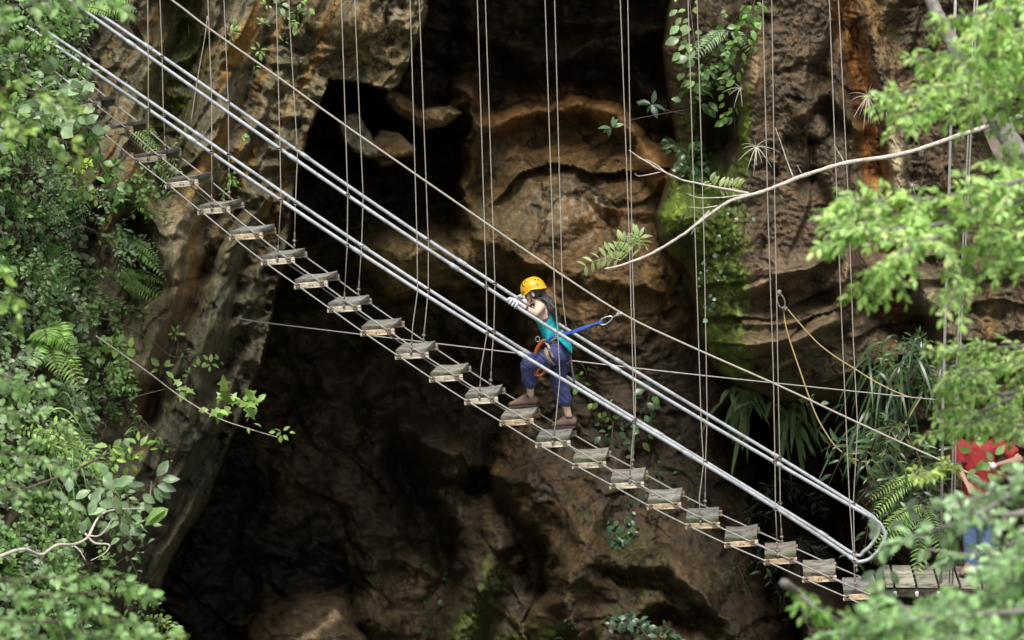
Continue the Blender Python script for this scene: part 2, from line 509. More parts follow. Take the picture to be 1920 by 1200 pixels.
    soil = w4 * sstep(215, 100, X0 + 40 * fbm(X0 / 60, Y0 / 60, 53, 3))
    tone = tone * (1 - soil[..., None]) + np.array((0.055, 0.042, 0.028)) * soil[..., None]
    lay[(soil > 0.5)] = 4
    # ---- 5 right-hand pillar and wall
    dp = 33.4 - 0.8 * sstep(1250, 1420, X) + 0.5 * sstep(1500, 1720, X) - 1.6 * sstep(1700, 2000, X) - 1.6 * sstep(0, -800, Y0)
    pil = [(1268, -1100), (1262, -20), (1246, 90), (1256, 190), (1270, 260), (1262, 300), (1250, 350), (1236, 400), (1240, 440), (1264, 474), (1290, 500), (1308, 560),
           (1318, 630), (1346, 690), (1392, 724), (1450, 742), (1520, 756), (1600, 752), (1640, 800), (1636, 880), (1600, 940), (1650, 1010), (1700, 1060), (1700, 1700), (2600, 1700), (2600, -1100)]
    s5, w5 = put(pil, dp, edge=8, rnd=1.1, rw=34, col=(0.115, 0.088, 0.068), lid=3, x=Xs, y=Ys)
    # recess hidden behind the moss drapery
    D += w5 * (1.5 * gau(1352, 250, 36, 90, 8, Xs, Ys) + 0.8 * gau(1345, 690, 50, 20, 20, Xs, Ys) + 0.5 * gau(1316, 330, 24, 60, 0, Xs, Ys))
    D -= w5 * (0.6 * gau(1265, 410, 40, 50, 20, Xs, Ys) + 0.5 * gau(1385, 560, 34, 150, 0, Xs, Ys) + 0.5 * gau(1408, 170, 26, 120, 0, Xs, Ys) + 0.4 * gau(1380, 660, 40, 26, 0, Xs, Ys))
    # shelves and strata
    for pts, h, wd in (([(1400, 545), (1450, 520), (1520, 500), (1560, 480), (1592, 470)], -0.30, 10),
                       ([(1400, 570), (1470, 560), (1540, 560), (1575, 570)], 0.42, 22),
                       ([(1400, 650), (1440, 640), (1500, 640), (1560, 600), (1580, 560), (1590, 490)], -0.55, 17),
                       ([(1420, 690), (1500, 664), (1560, 650), (1600, 600)], 0.22, 12),
                       ([(1400, 720), (1440, 690), (1480, 672), (1560, 645)], -0.30, 12),
                       ([(1395, 610), (1440, 605), (1500, 600)], -0.2, 8),
                       ([(1600, -40), (1572, 60), (1545, 120), (1535, 200), (1590, 240)], 0.35, 14),
                       ([(1500, 220), (1560, 170), (1585, 220), (1610, 245)], -0.35, 12),
                       ([(1690, -40), (1640, 60), (1660, 180), (1680, 330), (1700, 420)], -0.45, 26),
                       ([(1600, 60), (1625, 200), (1640, 330)], 0.35, 20),
                       ([(1640, 560), (1660, 600), (1740, 625)], 0.8, 30),
                       ([(1690, 450), (1730, 540), (1770, 620)], -0.5, 22),
                       ([(1480, 270), (1520, 270), (1520, 320), (1500, 360)], 0.2, 12),
                       ([(1520, 335), (1545, 370), (1560, 400)], 0.3, 16)):
        a, _ = line(pts, Xs, Ys); D += w5 * h * np.exp(-(a / wd) ** 2)
        if h < -0.15: wash(np.exp(-(a / (wd * 0.8)) ** 2), 0.55, (0.27, 0.205, 0.16), w5 * sstep(430, 520, Ys) * sstep(1640, 1580, Xs))
    sp = fbm(Xs / 13, Ys / 13, 61, 4)
    wash(sstep(0.12, 0.5, sp) * gau(1490, 170, 110, 230, 0, Xs, Ys), 0.7, (0.24, 0.15, 0.11), w5)
    wash(sstep(0.1, 0.5, -sp) * gau(1490, 200, 130, 300, 0, Xs, Ys), 0.8, (0.05, 0.042, 0.036), w5)
    wash(gau(1425, 110, 20, 50, 0, Xs, Ys), 0.85, (0.40, 0.31, 0.23), w5)
    wash(gau(1490, 440, 70, 80, 0, Xs, Ys), 0.5, (0.15, 0.10, 0.07), w5)
    wash(gau(1425, 520, 16, 40, 20, Xs, Ys), 0.8, (0.40, 0.30, 0.24), w5)
    wash(gau(1505, 500, 60, 24, -20, Xs, Ys), 0.7, (0.20, 0.165, 0.13), w5)
    strk = fbm(Xs / 15, Ys / 300, 66, 3)
    for (cx, cy, rx, ry, an, c, am) in ((1610, 130, 17, 130, -14, (0.30, 0.13, 0.025), 0.9), (1634, 330, 15, 100, -4, (0.30, 0.13, 0.03), 0.8),
                                        (1645, 40, 14, 70, -22, (0.26, 0.15, 0.05), 0.8), (1678, 130, 16, 90, -16, (0.30, 0.24, 0.19), 0.85), (1684, 290, 14, 110, 0, (0.36, 0.33, 0.31), 0.85),
                                        (1682, 520, 12, 80, 0, (0.30, 0.11, 0.025), 0.8), (1585, 30, 14, 40, 10, (0.22, 0.12, 0.05), 0.7), (1745, 560, 20, 70, -22, (0.27, 0.25, 0.23), 0.7),
                                        (1850, 420, 60, 160, 0, (0.19, 0.17, 0.15), 0.6), (1855, 600, 10, 60, 0, (0.26, 0.17, 0.08), 0.6), (1590, 560, 20, 60, 0, (0.22, 0.18, 0.14), 0.6)):
        wash(gau(cx, cy, rx * 1.15, ry * 1.1, an, Xs, Ys) * (0.95 + 1.3 * strk), min(1, am * 1.1), np.array(c) * np.array((1.35, 1.30, 1.15)), w5)
    moss += w5 * (1.35 * gau(1350, 550, 56, 180, 0, Xs, Ys) + 1.5 * gau(1272, 410, 42, 66, 20, Xs, Ys) + 0.9 * gau(1310, 440, 60, 90, 0, Xs, Ys) + 1.2 * gau(1370, 680, 40, 34, 0, Xs, Ys) + 0.7 * gau(1290, 200, 44, 170, 0, Xs, Ys)
                  + 0.8 * gau(1400, 250, 18, 110, 0, Xs, Ys) + 0.6 * gau(1675, 50, 22, 46, 0, Xs, Ys) + 0.45 * gau(1320, 330, 60, 70, 0, Xs, Ys) + 0.7 * gau(1420, 40, 14, 70, 30, Xs, Ys))
    # ---- black recess under the right-hand wall where the bridge lands
    D += (1 - w5) * (2.6 * gau(1560, 970, 70, 120, -25) + 1.6 * gau(1480, 840, 90, 60, 0) + 1.4 * gau(1640, 1060, 80, 60))
    # ---- 6 roots and buttresses low in the middle
    lw = (1 - w5) * (1 - w4)
    for pts, h, wd in (([(770, 800), (840, 900), (870, 1000), (880, 1100)], -0.5, 30), ([(830, 830), (930, 930), (1000, 1010), (1060, 1080), (1080, 1180)], -0.7, 34),
                       ([(900, 900), (950, 960), (1000, 1040), (1015, 1110)], 1.3, 24), ([(740, 860), (790, 960), (830, 1050), (830, 1150)], 0.8, 24),
                       ([(1010, 900), (1060, 960), (1090, 1040), (1060, 1130)], -0.5, 40), ([(1120, 880), (1110, 1000), (1110, 1080)], -0.45, 40),
                       ([(935, 1000), (905, 1080), (875, 1160), (850, 1240)], -1.5, 44), ([(1040, 1060), (1050, 1120)], 0.4, 14),
                       ([(1150, 1080), (1230, 1090), (1290, 1120), (1340, 1180)], 0.45, 18), ([(1190, 1060), (1270, 1070), (1340, 1110)], -0.35, 30),
                       ([(1210, 1160), (1260, 1145), (1300, 1170)], 0.7, 16), ([(700, 1000), (690, 1080), (720, 1180)], -0.4, 40),
                       ([(1280, 1080), (1340, 1150), (1400, 1210)], -0.4, 22), ([(1100, 640), (1130, 740), (1200, 800)], -0.25, 40),
                       ([(560, 620), (610, 720), (600, 800), (560, 880)], -0.6, 60), ([(1080, 790), (1150, 850), (1160, 930)], -0.2, 30)):
        a, _ = line(pts); D += lw * h * np.exp(-(a / wd) ** 2)
    wash(gau(1075, 1000, 50, 90, 10), 0.6, (0.135, 0.098, 0.060), lw)
    wash(gau(745, 1120, 60, 60, 0), 0.6, (0.17, 0.13, 0.095), lw)  # lit edge of the wall, painted as lighter brown
    wash(gau(535, 900, 34, 70, -20), 0.6, (0.105, 0.078, 0.055), lw)  # lit edge by the black hole, likewise lightened in colour
    wash(gau(1270, 1050, 110, 60, 0), 0.55, (0.125, 0.090, 0.060), lw)
    wash(gau(1380, 1080, 110, 110, 0), 0.5, (0.125, 0.108, 0.088), lw)
    wash(gau(1180, 700, 140, 70, 0), 0.4, (0.085, 0.056, 0.036), lw)
    a, _ = line([(560, 1200), (590, 1180), (620, 1162)]); wash(np.exp(-(a / 9) ** 2), 0.9, (0.42, 0.35, 0.28), lw)
    moss += lw * (0.85 * gau(905, 1120, 40, 110, 24) + 0.75 * gau(1010, 1195, 130, 40) + 0.55 * gau(1180, 1120, 80, 60) + 0.40 * gau(1080, 930, 70, 60) + 0.5 * gau(1200, 1030, 60, 60)
                  + 0.35 * gau(890, 330, 30, 90) + 0.4 * gau(900, 60, 40, 60))
    # ---- noise relief everywhere, calmer on the water-worn faces
    ac = Xs * 0.87 + Ys * 0.45; al = -Xs * 0.45 + Ys * 0.87
    iso = -0.16 * ridged(X / 120, Y / 100, 71, 5) + 0.10 * fbm(X / 44, Y / 44, 72, 4)
    amp = (0.42 - .24 * sstep(600, 700, Y0) * sstep(940, 1060, X0) * sstep(980, 900, Y0)) * (1 - w4) * (1 - w5) + 0.16 * w4 + 0.28 * w5
    D += iso * amp
    D += w4 * (0.11 * fbm(ac / 30, al / 210, 76, 5) - 0.06 * ridged(ac / 60, al / 260, 77, 4))
    D += w5 * (0.06 * fbm(Xs / 22, Ys / 120, 78, 5) - 0.05 * ridged(Xs / 70, Ys / 90, 79, 4))
    D += 0.022 * fbm(X / 12, Y / 12, 73, 3) + 0.020 * ridged(Xs / 40, Ys / 9, 74, 3) * (1 - w4)
    # water-worn folds: each swells forward and breaks off along a crisp edge
    def saw(ph, s=0.08):
        f = ph - np.floor(ph)
        return f * (1 - sstep(1 - s, 1, f))
    lowm = 0.35 + 0.65 * sstep(-.25, .3, fbm(X / 210, Y / 210, 110, 3))
    D -= w4 * 0.22 * lowm * saw(ac / 88 + 1.1 * fbm(X0 / 300, Y0 / 300, 111, 3) + .12 * fbm(al / 60, ac / 60, 112, 3))
    D -= w4 * 0.10 * lowm * saw(ac / 31 + 1.4 * fbm(X0 / 200, Y0 / 200, 113, 3), .25)
    inn = (1 - w4) * (1 - w5)
    up_ = sstep(680, 560, Y0)
    D -= inn * up_ * 0.05 * lowm * saw((Y0 - 0.00035 * (X0 - 1060) ** 2 * -1) / 74 + 1.0 * fbm(X0 / 260, Y0 / 200, 114, 3))
    D -= inn * up_ * 0.0 * saw((Y0 + 0.2 * X0) / 27 + 1.5 * fbm(X0 / 160, Y0 / 160, 115, 3), .25)
    ad = X0 * 0.80 - Y0 * 0.58
    rt = .30 - .14 * sstep(920, 1080, X0 + .2 * (900 - Y0))
    D -= inn * (1 - up_) * rt * 0.50 * lowm * saw(-ad / 105 + 1.2 * fbm(X0 / 280, Y0 / 280, 116, 3))
    D -= inn * (1 - up_) * rt * 0.10 * saw(-ad / 38 + 1.5 * fbm(X0 / 180, Y0 / 180, 117, 3), .25)
    lo5 = sstep(440, 520, Ys)
    D -= w5 * lo5 * 0.22 * saw((Ys + .25 * Xs) / 58 + .9 * fbm(X0 / 220, Y0 / 220, 118, 3))
    D -= w5 * (1 - lo5) * 0.16 * lowm * saw(Xs / 75 + .0 * Ys + 1.0 * fbm(X0 / 240, Y0 / 400, 119, 3))
    # sharp joints and cracks
    cr = ridged(X / 170, Y / 130, 95, 3, .45)
    crack = sstep(.72, .86, cr) * (1 - sstep(.25, .6, soil))
    D += 0.07 * crack
    tone *= (1 - 0.45 * crack)[..., None]
    # flaked plates: small steps in the surface
    st_ = fbm(X / 90, Y / 60, 97, 4) * 5
    D += (np.floor(st_) - st_) * 0.035 * (1 - 0.7 * w4) * (1 - .6 * inn)
    # moss breaks into patches
    mn = fbm(X0 / 30, Y0 / 30, 81, 5)
    moss = sstep(0.28, 1.0, moss + 0.62 * mn)
    D -= 0.05 * moss * (1 + fbm(X0 / 8, Y0 / 8, 82, 2))
    vst = fbm(X0 / 14, Y0 / 110, 86, 4)
    rim = np.clip(1.3 * gau(1250, 415, 18, 60, 14, Xs, Ys) + .9 * gau(1396, 560, 12, 150, 0, Xs, Ys) + 1.1 * gau(1375, 690, 34, 24, 0, Xs, Ys) + .7 * gau(1404, 220, 10, 90, 0, Xs, Ys), 0, 1)  # edges where highlights are painted into the moss colour
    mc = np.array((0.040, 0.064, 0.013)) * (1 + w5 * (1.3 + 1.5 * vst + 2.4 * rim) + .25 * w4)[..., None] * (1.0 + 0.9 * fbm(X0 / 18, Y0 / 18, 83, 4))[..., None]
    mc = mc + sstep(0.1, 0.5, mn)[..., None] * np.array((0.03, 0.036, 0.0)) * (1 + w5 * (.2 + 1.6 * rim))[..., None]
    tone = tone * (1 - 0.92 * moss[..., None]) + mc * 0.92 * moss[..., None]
    tv = 1 + 0.65 * fbm(X / 70, Y / 70, 91, 6, gain=.6) + 0.35 * fbm(X / 9, Y / 9, 92, 3)
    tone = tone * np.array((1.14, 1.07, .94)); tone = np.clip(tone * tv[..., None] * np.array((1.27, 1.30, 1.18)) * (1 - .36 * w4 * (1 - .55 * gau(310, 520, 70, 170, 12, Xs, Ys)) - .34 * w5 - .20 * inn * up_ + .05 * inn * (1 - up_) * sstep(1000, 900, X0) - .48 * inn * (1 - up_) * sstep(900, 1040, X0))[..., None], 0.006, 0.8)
    # ---- mesh, split into the rock bodies
    pts = P(X0.ravel(), Y0.ravel(), D.ravel())
    idx = np.arange(ny * nx).reshape(ny, nx)
    q = np.stack([idx[:-1, :-1], idx[1:, :-1], idx[1:, 1:], idx[:-1, 1:]], -1).reshape(-1, 4)
    fl = lay[:-1, :-1].ravel()
    # smooth normals of the whole sheet, so the bodies meet without a seam
    G = pts.reshape(ny, nx, 3)
    nn = np.cross(np.gradient(G, axis=0), np.gradient(G, axis=1)).reshape(-1, 3)
    nn /= np.linalg.norm(nn, axis=1)[:, None] + 1e-12
    rays = pts - CAM
    nn *= np.where((nn * rays).sum(1) > 0, -1.0, 1.0)[:, None]
    m = rock_mat()
    names = {0: 'cave_recess', 1: 'cave_wall', 2: 'rock_slab', 3: 'cliff', 4: 'hillside'}
    for k, nm in names.items():
        sel = q[fl == k]
        used, inv = np.unique(sel, return_inverse=True)
        inv = inv.reshape(-1, 4)
        me = bpy.data.meshes.new(nm)
        me.vertices.add(len(used)); me.vertices.foreach_set('co', pts[used].astype(np.float32).ravel())
        me.loops.add(inv.size); me.loops.foreach_set('vertex_index', inv.ravel().astype(np.int32))
        me.polygons.add(len(inv)); me.polygons.foreach_set('loop_start', (np.arange(len(inv)) * 4).astype(np.int32))
        me.polygons.foreach_set('loop_total', np.full(len(inv), 4, np.int32))
        me.update(calc_edges=True)
        me.polygons.foreach_set('use_smooth', np.ones(len(inv), bool))
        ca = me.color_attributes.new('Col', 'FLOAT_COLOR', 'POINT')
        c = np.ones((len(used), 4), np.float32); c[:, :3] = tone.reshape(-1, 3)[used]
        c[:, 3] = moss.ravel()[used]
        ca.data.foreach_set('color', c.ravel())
        me.normals_split_custom_set_from_vertices(nn[used].tolist())
        me.materials.append(m)
        o = bpy.data.objects.new(nm, me); COL.objects.link(o)
        tag(o, kind='structure')
    return gx, gy, D


def rock_mat():
    m, nt, b = new_mat('wet_rock')
    at = N(nt, 'ShaderNodeVertexColor', layer_name='Col')
    geo = N(nt, 'ShaderNodeNewGeometry')
    n1 = N(nt, 'ShaderNodeTexNoise', Scale=7.0, Detail=9.0, Roughness=0.72)
    n2 = N(nt, 'ShaderNodeTexNoise', Scale=55.0, Detail=6.0, Roughness=0.75)
    mp = N(nt, 'ShaderNodeMapping'); mp.inputs['Scale'].default_value = (7.0, 7.0, 0.8)
    n3 = N(nt, 'ShaderNodeTexNoise', Scale=1.6, Detail=7.0, Roughness=0.65)
    vo = N(nt, 'ShaderNodeTexVoronoi', Scale=34.0)
    for n in (n1, n2, vo): nt.links.new(geo.outputs['Position'], n.inputs['Vector'])
    nt.links.new(geo.outputs['Position'], mp.inputs['Vector']); nt.links.new(mp.outputs[0], n3.inputs['Vector'])
    a = ramp(nt, n1.outputs['Fac'], [(0.30, (0.60, 0.59, 0.58)), (0.5, (1.0, 0.98, 0.95)), (0.70, (1.36, 1.31, 1.24))])
    c = mixc(nt, 'MULTIPLY', 1.0, at.outputs['Color'], a)
    bq = ramp(nt, n2.outputs['Fac'], [(0.32, (0.35, 0.35, 0.35)), (0.5, (1, 1, 1)), (0.66, (1.9, 1.85, 1.75))])
    c = mixc(nt, 'MULTIPLY', 0.85, c, bq)
    d = ramp(nt, n3.outputs['Fac'], [(0.36, (0.5, 0.5, 0.52)), (0.5, (0.98, 0.97, 0.95)), (0.62, (1.35, 1.28, 1.15))])
    c = mixc(nt, 'MULTIPLY', 0.75, c, d)
    # fine joints: warped cell edges, broken up by a noise
    wv = N(nt, 'ShaderNodeVectorMath', operation='MULTIPLY_ADD'); wv.inputs[1].default_value = (0.55, 0.55, 0.55)
    nt.links.new(n1.outputs['Color'], wv.inputs[0]); nt.links.new(geo.outputs['Position'], wv.inputs[2])
    ms = N(nt, 'ShaderNodeMapping'); ms.inputs['Scale'].default_value = (1.0, 1.0, 0.7); ms.inputs['Rotation'].default_value = (0, R(24), 0)
    nt.links.new(wv.outputs[0], ms.inputs[0])
    ve = N(nt, 'ShaderNodeTexVoronoi', Scale=1.15, feature='DISTANCE_TO_EDGE'); nt.links.new(ms.outputs[0], ve.inputs['Vector'])
    nm = N(nt, 'ShaderNodeTexNoise', Scale=1.1, Detail=3.0); nt.links.new(geo.outputs['Position'], nm.inputs['Vector'])
    e1 = ramp(nt, ve.outputs['Distance'], [(0.0, (1, 1, 1)), (0.022, (0, 0, 0))])
    e2 = ramp(nt, nm.outputs['Fac'], [(0.46, (0, 0, 0)), (0.56, (1, 1, 1))])
    ck = mixc(nt, 'MULTIPLY', 1.0, e1, e2)
    c = mixc(nt, 'MIX', ck, c, mixc(nt, 'MULTIPLY', 1.0, c, (0.22, 0.21, 0.20, 1)))
    sp = ramp(nt, vo.outputs['Distance'], [(0.08, (1.7, 1.6, 1.5)), (0.2, (1, 1, 1))])
    c = mixc(nt, 'MULTIPLY', 0.5, c, sp)
    nt.links.new(c, b.inputs['Base Color'])
    rr = nt.nodes.new('ShaderNodeMapRange'); rr.inputs[1].default_value = 0.35; rr.inputs[2].default_value = 0.65
    rr.inputs[3].default_value = 0.34; rr.inputs[4].default_value = 0.72
    nt.links.new(n3.outputs['Fac'], rr.inputs[0]); nt.links.new(rr.outputs[0], b.inputs['Roughness'])
    b.inputs['Specular IOR Level'].default_value = 0.4
    b1 = N(nt, 'ShaderNodeBump', Strength=0.38, Distance=0.04)
    nt.links.new(n1.outputs['Fac'], b1.inputs['Height'])
    b2 = N(nt, 'ShaderNodeBump', Strength=0.75, Distance=0.016)
    nt.links.new(n2.outputs['Fac'], b2.inputs['Height']); nt.links.new(b1.outputs[0], b2.inputs['Normal'])
    b3 = N(nt, 'ShaderNodeBump', Strength=0.8, Distance=0.03, invert=True)
    nt.links.new(ck, b3.inputs['Height']); nt.links.new(b2.outputs[0], b3.inputs['Normal'])
    nt.links.new(b3.outputs[0], b.inputs['Normal'])
    return m


GX, GY, ROCKD = build_rock()


def rock_depth(px, py):
    """depth of the rock sheet seen at a photo position"""
    i = int(np.clip(np.searchsorted(GY, py), 0, len(GY) - 1)); j = int(np.clip(np.searchsorted(GX, px), 0, len(GX) - 1))
    return float(ROCKD[i, j])


# gorge floor far below the frame
gm = MB()
gm.add([(-150, -120, 0), (150, -120, 0), (150, 40, 0), (-150, 40, 0)], [[0, 1, 2, 3]])
tag(gm.build('ground', simple_mat('forest_floor', (0.05, 0.06, 0.03), rough=0.95, scale=3.0), smooth=False), kind='structure')
# ================================================================== BRIDGE
def wood_mat():
    m, nt, b = new_mat('weathered_wood')
    at = N(nt, 'ShaderNodeVertexColor', layer_name='Col')
    tc = N(nt, 'ShaderNodeTexCoord')
    mp = N(nt, 'ShaderNodeMapping'); mp.inputs['Scale'].default_value = (3.0, 40.0, 40.0)
    n1 = N(nt, 'ShaderNodeTexNoise', Scale=1.5, Detail=6.0, Roughness=0.65)
    nt.links.new(tc.outputs['Object'], mp.inputs[0]); nt.links.new(mp.outputs[0], n1.inputs['Vector'])
    n2 = N(nt, 'ShaderNodeTexNoise', Scale=11.0, Detail=6.0, Roughness=0.65)
    nt.links.new(tc.outputs['Object'], n2.inputs['Vector'])
    g = ramp(nt, n1.outputs['Fac'], [(0.34, (0.3, 0.29, 0.28)), (0.5, (0.95, 0.95, 0.95)), (0.66, (1.4, 1.38, 1.33))])
    c = mixc(nt, 'MULTIPLY', 1.0, at.outputs['Color'], g)
    s = ramp(nt, n2.outputs['Fac'], [(0.38, (0.42, 0.42, 0.40)), (0.55, (1.1, 1.1, 1.08))])
    c = mixc(nt, 'MULTIPLY', 0.8, c, s)
    nt.links.new(c, b.inputs['Base Color'])
    b.inputs['Roughness'].default_value = 0.8
    b.inputs['Specular IOR Level'].default_value = 0.25
    bp = N(nt, 'ShaderNodeBump', Strength=0.5, Distance=0.006)
    nt.links.new(n1.outputs['Fac'], bp.inputs['Height']); nt.links.new(bp.outputs[0], b.inputs['Normal'])
    return m


M_WOOD = wood_mat()
def pipe_mat():
    m, nt, b = new_mat('galvanised_pipe')
    geo = N(nt, 'ShaderNodeNewGeometry')
    n1 = N(nt, 'ShaderNodeTexNoise', Scale=3.0, Detail=7.0, Roughness=0.7); n2 = N(nt, 'ShaderNodeTexNoise', Scale=22.0, Detail=5.0, Roughness=0.7)
    for n in (n1, n2): nt.links.new(geo.outputs['Position'], n.inputs['Vector'])
    g = ramp(nt, n1.outputs['Fac'], [(0.34, (0.38, 0.40, 0.42)), (0.5, (0.53, 0.56, 0.60)), (0.66, (0.62, 0.65, 0.69))])
    d = ramp(nt, n2.outputs['Fac'], [(0.36, (0.62, 0.60, 0.57)), (0.5, (1, 1, 1))])
    c = mixc(nt, 'MULTIPLY', 0.8, g, d)
    rs_ = ramp(nt, n1.outputs['Fac'], [(0.64, (0, 0, 0)), (0.70, (1, 1, 1))])
    c = mixc(nt, 'MIX', mixc(nt, 'MULTIPLY', 1.0, rs_, d), c, (0.30, 0.20, 0.13, 1))
    nt.links.new(c, b.inputs['Base Color'])
    b.inputs['Metallic'].default_value = 0.2; b.inputs['Roughness'].default_value = 0.48
    bp = N(nt, 'ShaderNodeBump', Strength=0.15, Distance=0.004); nt.links.new(n2.outputs['Fac'], bp.inputs['Height']); nt.links.new(bp.outputs[0], b.inputs['Normal'])
    return m


M_PIPE = pipe_mat()
M_CABLE = simple_mat('steel_cable', (0.42, 0.40, 0.37), rough=0.55, metal=0.3, var=0.3, scale=60.0, bump=0.1)
M_ROPE = simple_mat('hanger_line', (0.48, 0.43, 0.37), rough=0.7, metal=0.0, var=0.25, scale=60.0, bump=0.1)
M_CLAMP = simple_mat('rusty_clamp', (0.30, 0.25, 0.21), rough=0.6, metal=0.4, var=0.5, scale=50.0, bump=0.1)
M_WHITECLIP = simple_mat('white_plastic_sleeve', (0.72, 0.72, 0.70), rough=0.5, var=0.1, scale=30.0, bump=0.0)

STEP_L = [(128, 213), (188, 258), (250, 309), (310, 355), (371, 404), (430, 452), (490, 499), (552, 543), (614, 587), (676, 631), (741, 675), (805, 718), (871, 760),
          (937, 800), (1004, 841), (1073, 880), (1143, 918), (1213, 957), (1285, 993), (1358, 1028), (1432, 1060), (1504, 1093), (1581, 1127)]
STEP_R = [(190, 200), (250, 247), (312, 300), (372, 347), (432, 398), (493, 447), (553, 493), (615, 537), (677, 583), (740, 627), (804, 671), (868, 713), (934, 755),
          (1001, 795), (1070, 837), (1137, 876), (1208, 914), (1278, 953), (1350, 990), (1422, 1023), (1495, 1056), (1569, 1090), (1645, 1122)]
BW = 0.74                                   # width across
bridge = empty('suspension_bridge', tuple(ORG + 0.5 * BW * WV),
               'steep hanging bridge of wooden steps with grey pipe handrails across the cave', 'suspension bridge')
rs = np.random.RandomState(5)
STEP_TOP = []
for i, (l, r) in enumerate(zip(STEP_L, STEP_R)):
    Lp, Rp = BP(*l), BP(*r)
    ax = Rp - Lp; ln = np.linalg.norm(ax); ax /= ln
    up = np.cross(ax, WV); up /= np.linalg.norm(up)
    if up[2] < 0: up = -up
    g = 0.72 + 0.42 * rs.rand()
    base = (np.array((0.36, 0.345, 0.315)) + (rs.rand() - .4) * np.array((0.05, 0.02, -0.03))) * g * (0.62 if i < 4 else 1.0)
    green = rs.rand() * (0.9 if i > 9 else 0.4)
    # cupped plank: grid across w, thick
    mb = MB()
    nu, nw = 9, 9
    th = 0.044
    top = []; bot = []
    cup = 0.006 + 0.010 * rs.rand()
    j0, j1 = 0.010 + 0.008 * rs.rand(), ln - 0.004 - 0.008 * rs.rand()
    sk = (rs.rand() - .5) * 0.02
    for a in range(nw):
        fw = a / (nw - 1)
        for b_ in range(nu):
            fu = b_ / (nu - 1)
            e = 0.006 if (a in (0, nw - 1) or b_ in (0, nu - 1)) else 0.0
            h = 0.062 + th - e + cup * (4 * (fu - .5) ** 2 - 1) + 0.003 * (rs.rand() - .5)
            p = Lp + ax * (j0 + (j1 - j0) * fu + sk * fw) + WV * (0.004 + 0.735 * fw + 0.003 * (rs.rand() - .5))
            top.append(p + up * h); bot.append(p + up * (0.062 + cup * (4 * (fu - .5) ** 2 - 1) * 0.6))
    n = nu * nw
    F = []
    for a in range(nw - 1):
        for b_ in range(nu - 1):
            q = a * nu + b_
            F.append([q, q + 1, q + nu + 1, q + nu]); F.append([n + q, n + q + nu, n + q + nu + 1, n + q + 1])
    for b_ in range(nu - 1):
        F.append([b_, n + b_, n + b_ + 1, b_ + 1]); q = (nw - 1) * nu + b_; F.append([q, q + 1, n + q + 1, n + q])
    for a in range(nw - 1):
        q = a * nu; F.append([q, q + nu, n + q + nu, n + q]); q = a * nu + nu - 1; F.append([q, n + q, n + q + nu, q + nu])
    V = np.array(top + bot)
    cc = np.tile(base, (len(V), 1)) * (0.85 + 0.3 * rs.rand(len(V), 1))
    fwv = np.tile(np.repeat(np.arange(nw) / (nw - 1), nu), 2)
    gm_ = (np.exp(-(fwv / 0.16) ** 2) * green + 0.25 * green * (fwv > 0.9)) * (0.4 + 0.9 * rs.rand(len(V)))
    gm_ = np.clip(gm_, 0, 0.75)[:, None]
    cc = cc * (1 - gm_) + np.array((0.16, 0.20, 0.06)) * gm_
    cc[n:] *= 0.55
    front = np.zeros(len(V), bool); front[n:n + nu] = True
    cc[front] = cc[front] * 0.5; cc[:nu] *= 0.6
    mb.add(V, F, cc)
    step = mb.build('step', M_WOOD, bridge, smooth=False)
    STEP_TOP.append((Lp, ax, up, ln, 0.062 + th))
    # beams under the plank, near and far
    for k, w0 in enumerate((-0.012, 0.742)):
        bm_ = MB()
        ext = 0.0 if k == 0 else 0.012
        c0 = Lp + ax * (ln * 0.5 + ext) + WV * (w0 + (0.022 if k == 0 else 0.0)) + up * 0.030
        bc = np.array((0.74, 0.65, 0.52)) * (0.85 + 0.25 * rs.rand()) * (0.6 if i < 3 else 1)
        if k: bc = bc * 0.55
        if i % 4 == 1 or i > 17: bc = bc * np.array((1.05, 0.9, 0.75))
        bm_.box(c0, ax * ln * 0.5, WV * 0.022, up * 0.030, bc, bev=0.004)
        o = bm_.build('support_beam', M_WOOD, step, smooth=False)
        if k == 0 and i % 2 == 1:                # the pair of bolts in the middle of the beam
            hb = MB()
            for s in (-.016, .016):
                cb = c0 + ax * (s + ln * 0.02) - WV * 0.024
                hb.tube([cb, cb - WV * 0.006], 0.0075, 6, (0.05, 0.045, 0.04))
            hb.build('bolt', M_CLAMP, step)
    # cable clamps on the four corners
    for w0 in (-0.016, 0.772):
        for uu, hh in ((0.045, 0.034), (ln - 0.055, 0.040)):
            c0 = Lp + ax * uu + up * hh + WV * w0
            s = -1 if w0 < 0.3 else 1
            cb = MB()
            cb.box(c0 + WV * s * 0.010, ax * 0.020, WV * 0.012, up * 0.017, (0.55, 0.5, 0.45), bev=0.004)
            for q in (-0.014, 0.014):
                cb.tube([c0 + ax * q + WV * s * 0.012, c0 + ax * q + WV * s * 0.036], 0.0065, 6, (0.9, 0.85, 0.8))
            ang = np.linspace(-1.5, 1.5, 7)
            cb.tube([c0 + ax * 0.020 * math.sin(a) + WV * s * 0.006 + up * (0.010 + 0.017 * math.cos(a)) for a in ang], 0.0055, 6, (0.8, 0.76, 0.7))
            cb.build('clamp', M_CLAMP, step)

# ---- the four cables that carry the steps
def cable_pts(kind, w0):
    out = []
    for (Lp, ax, up, ln, t) in STEP_TOP:
        out.append(Lp + ax * 0.045 + up * 0.034 + WV * w0 if kind == 'lo' else Lp + ax * (ln - 0.055) + up * 0.040 + WV * w0)
    d0 = out[0] - out[2]; d1 = out[-1] - out[-3]
    return [out[0] + d0 * 0.6, *out, out[-1] + d1 * (0.72 if kind == 'lo' else 0.2)]


for kind in ('lo', 'hi'):
    for w0 in (-0.018, 0.772):
        mb = MB(); mb.tube(spline(cable_pts(kind, w0), 3), 0.0085, 6, (1, 1, 1)); mb.build('cable', M_CABLE, bridge)

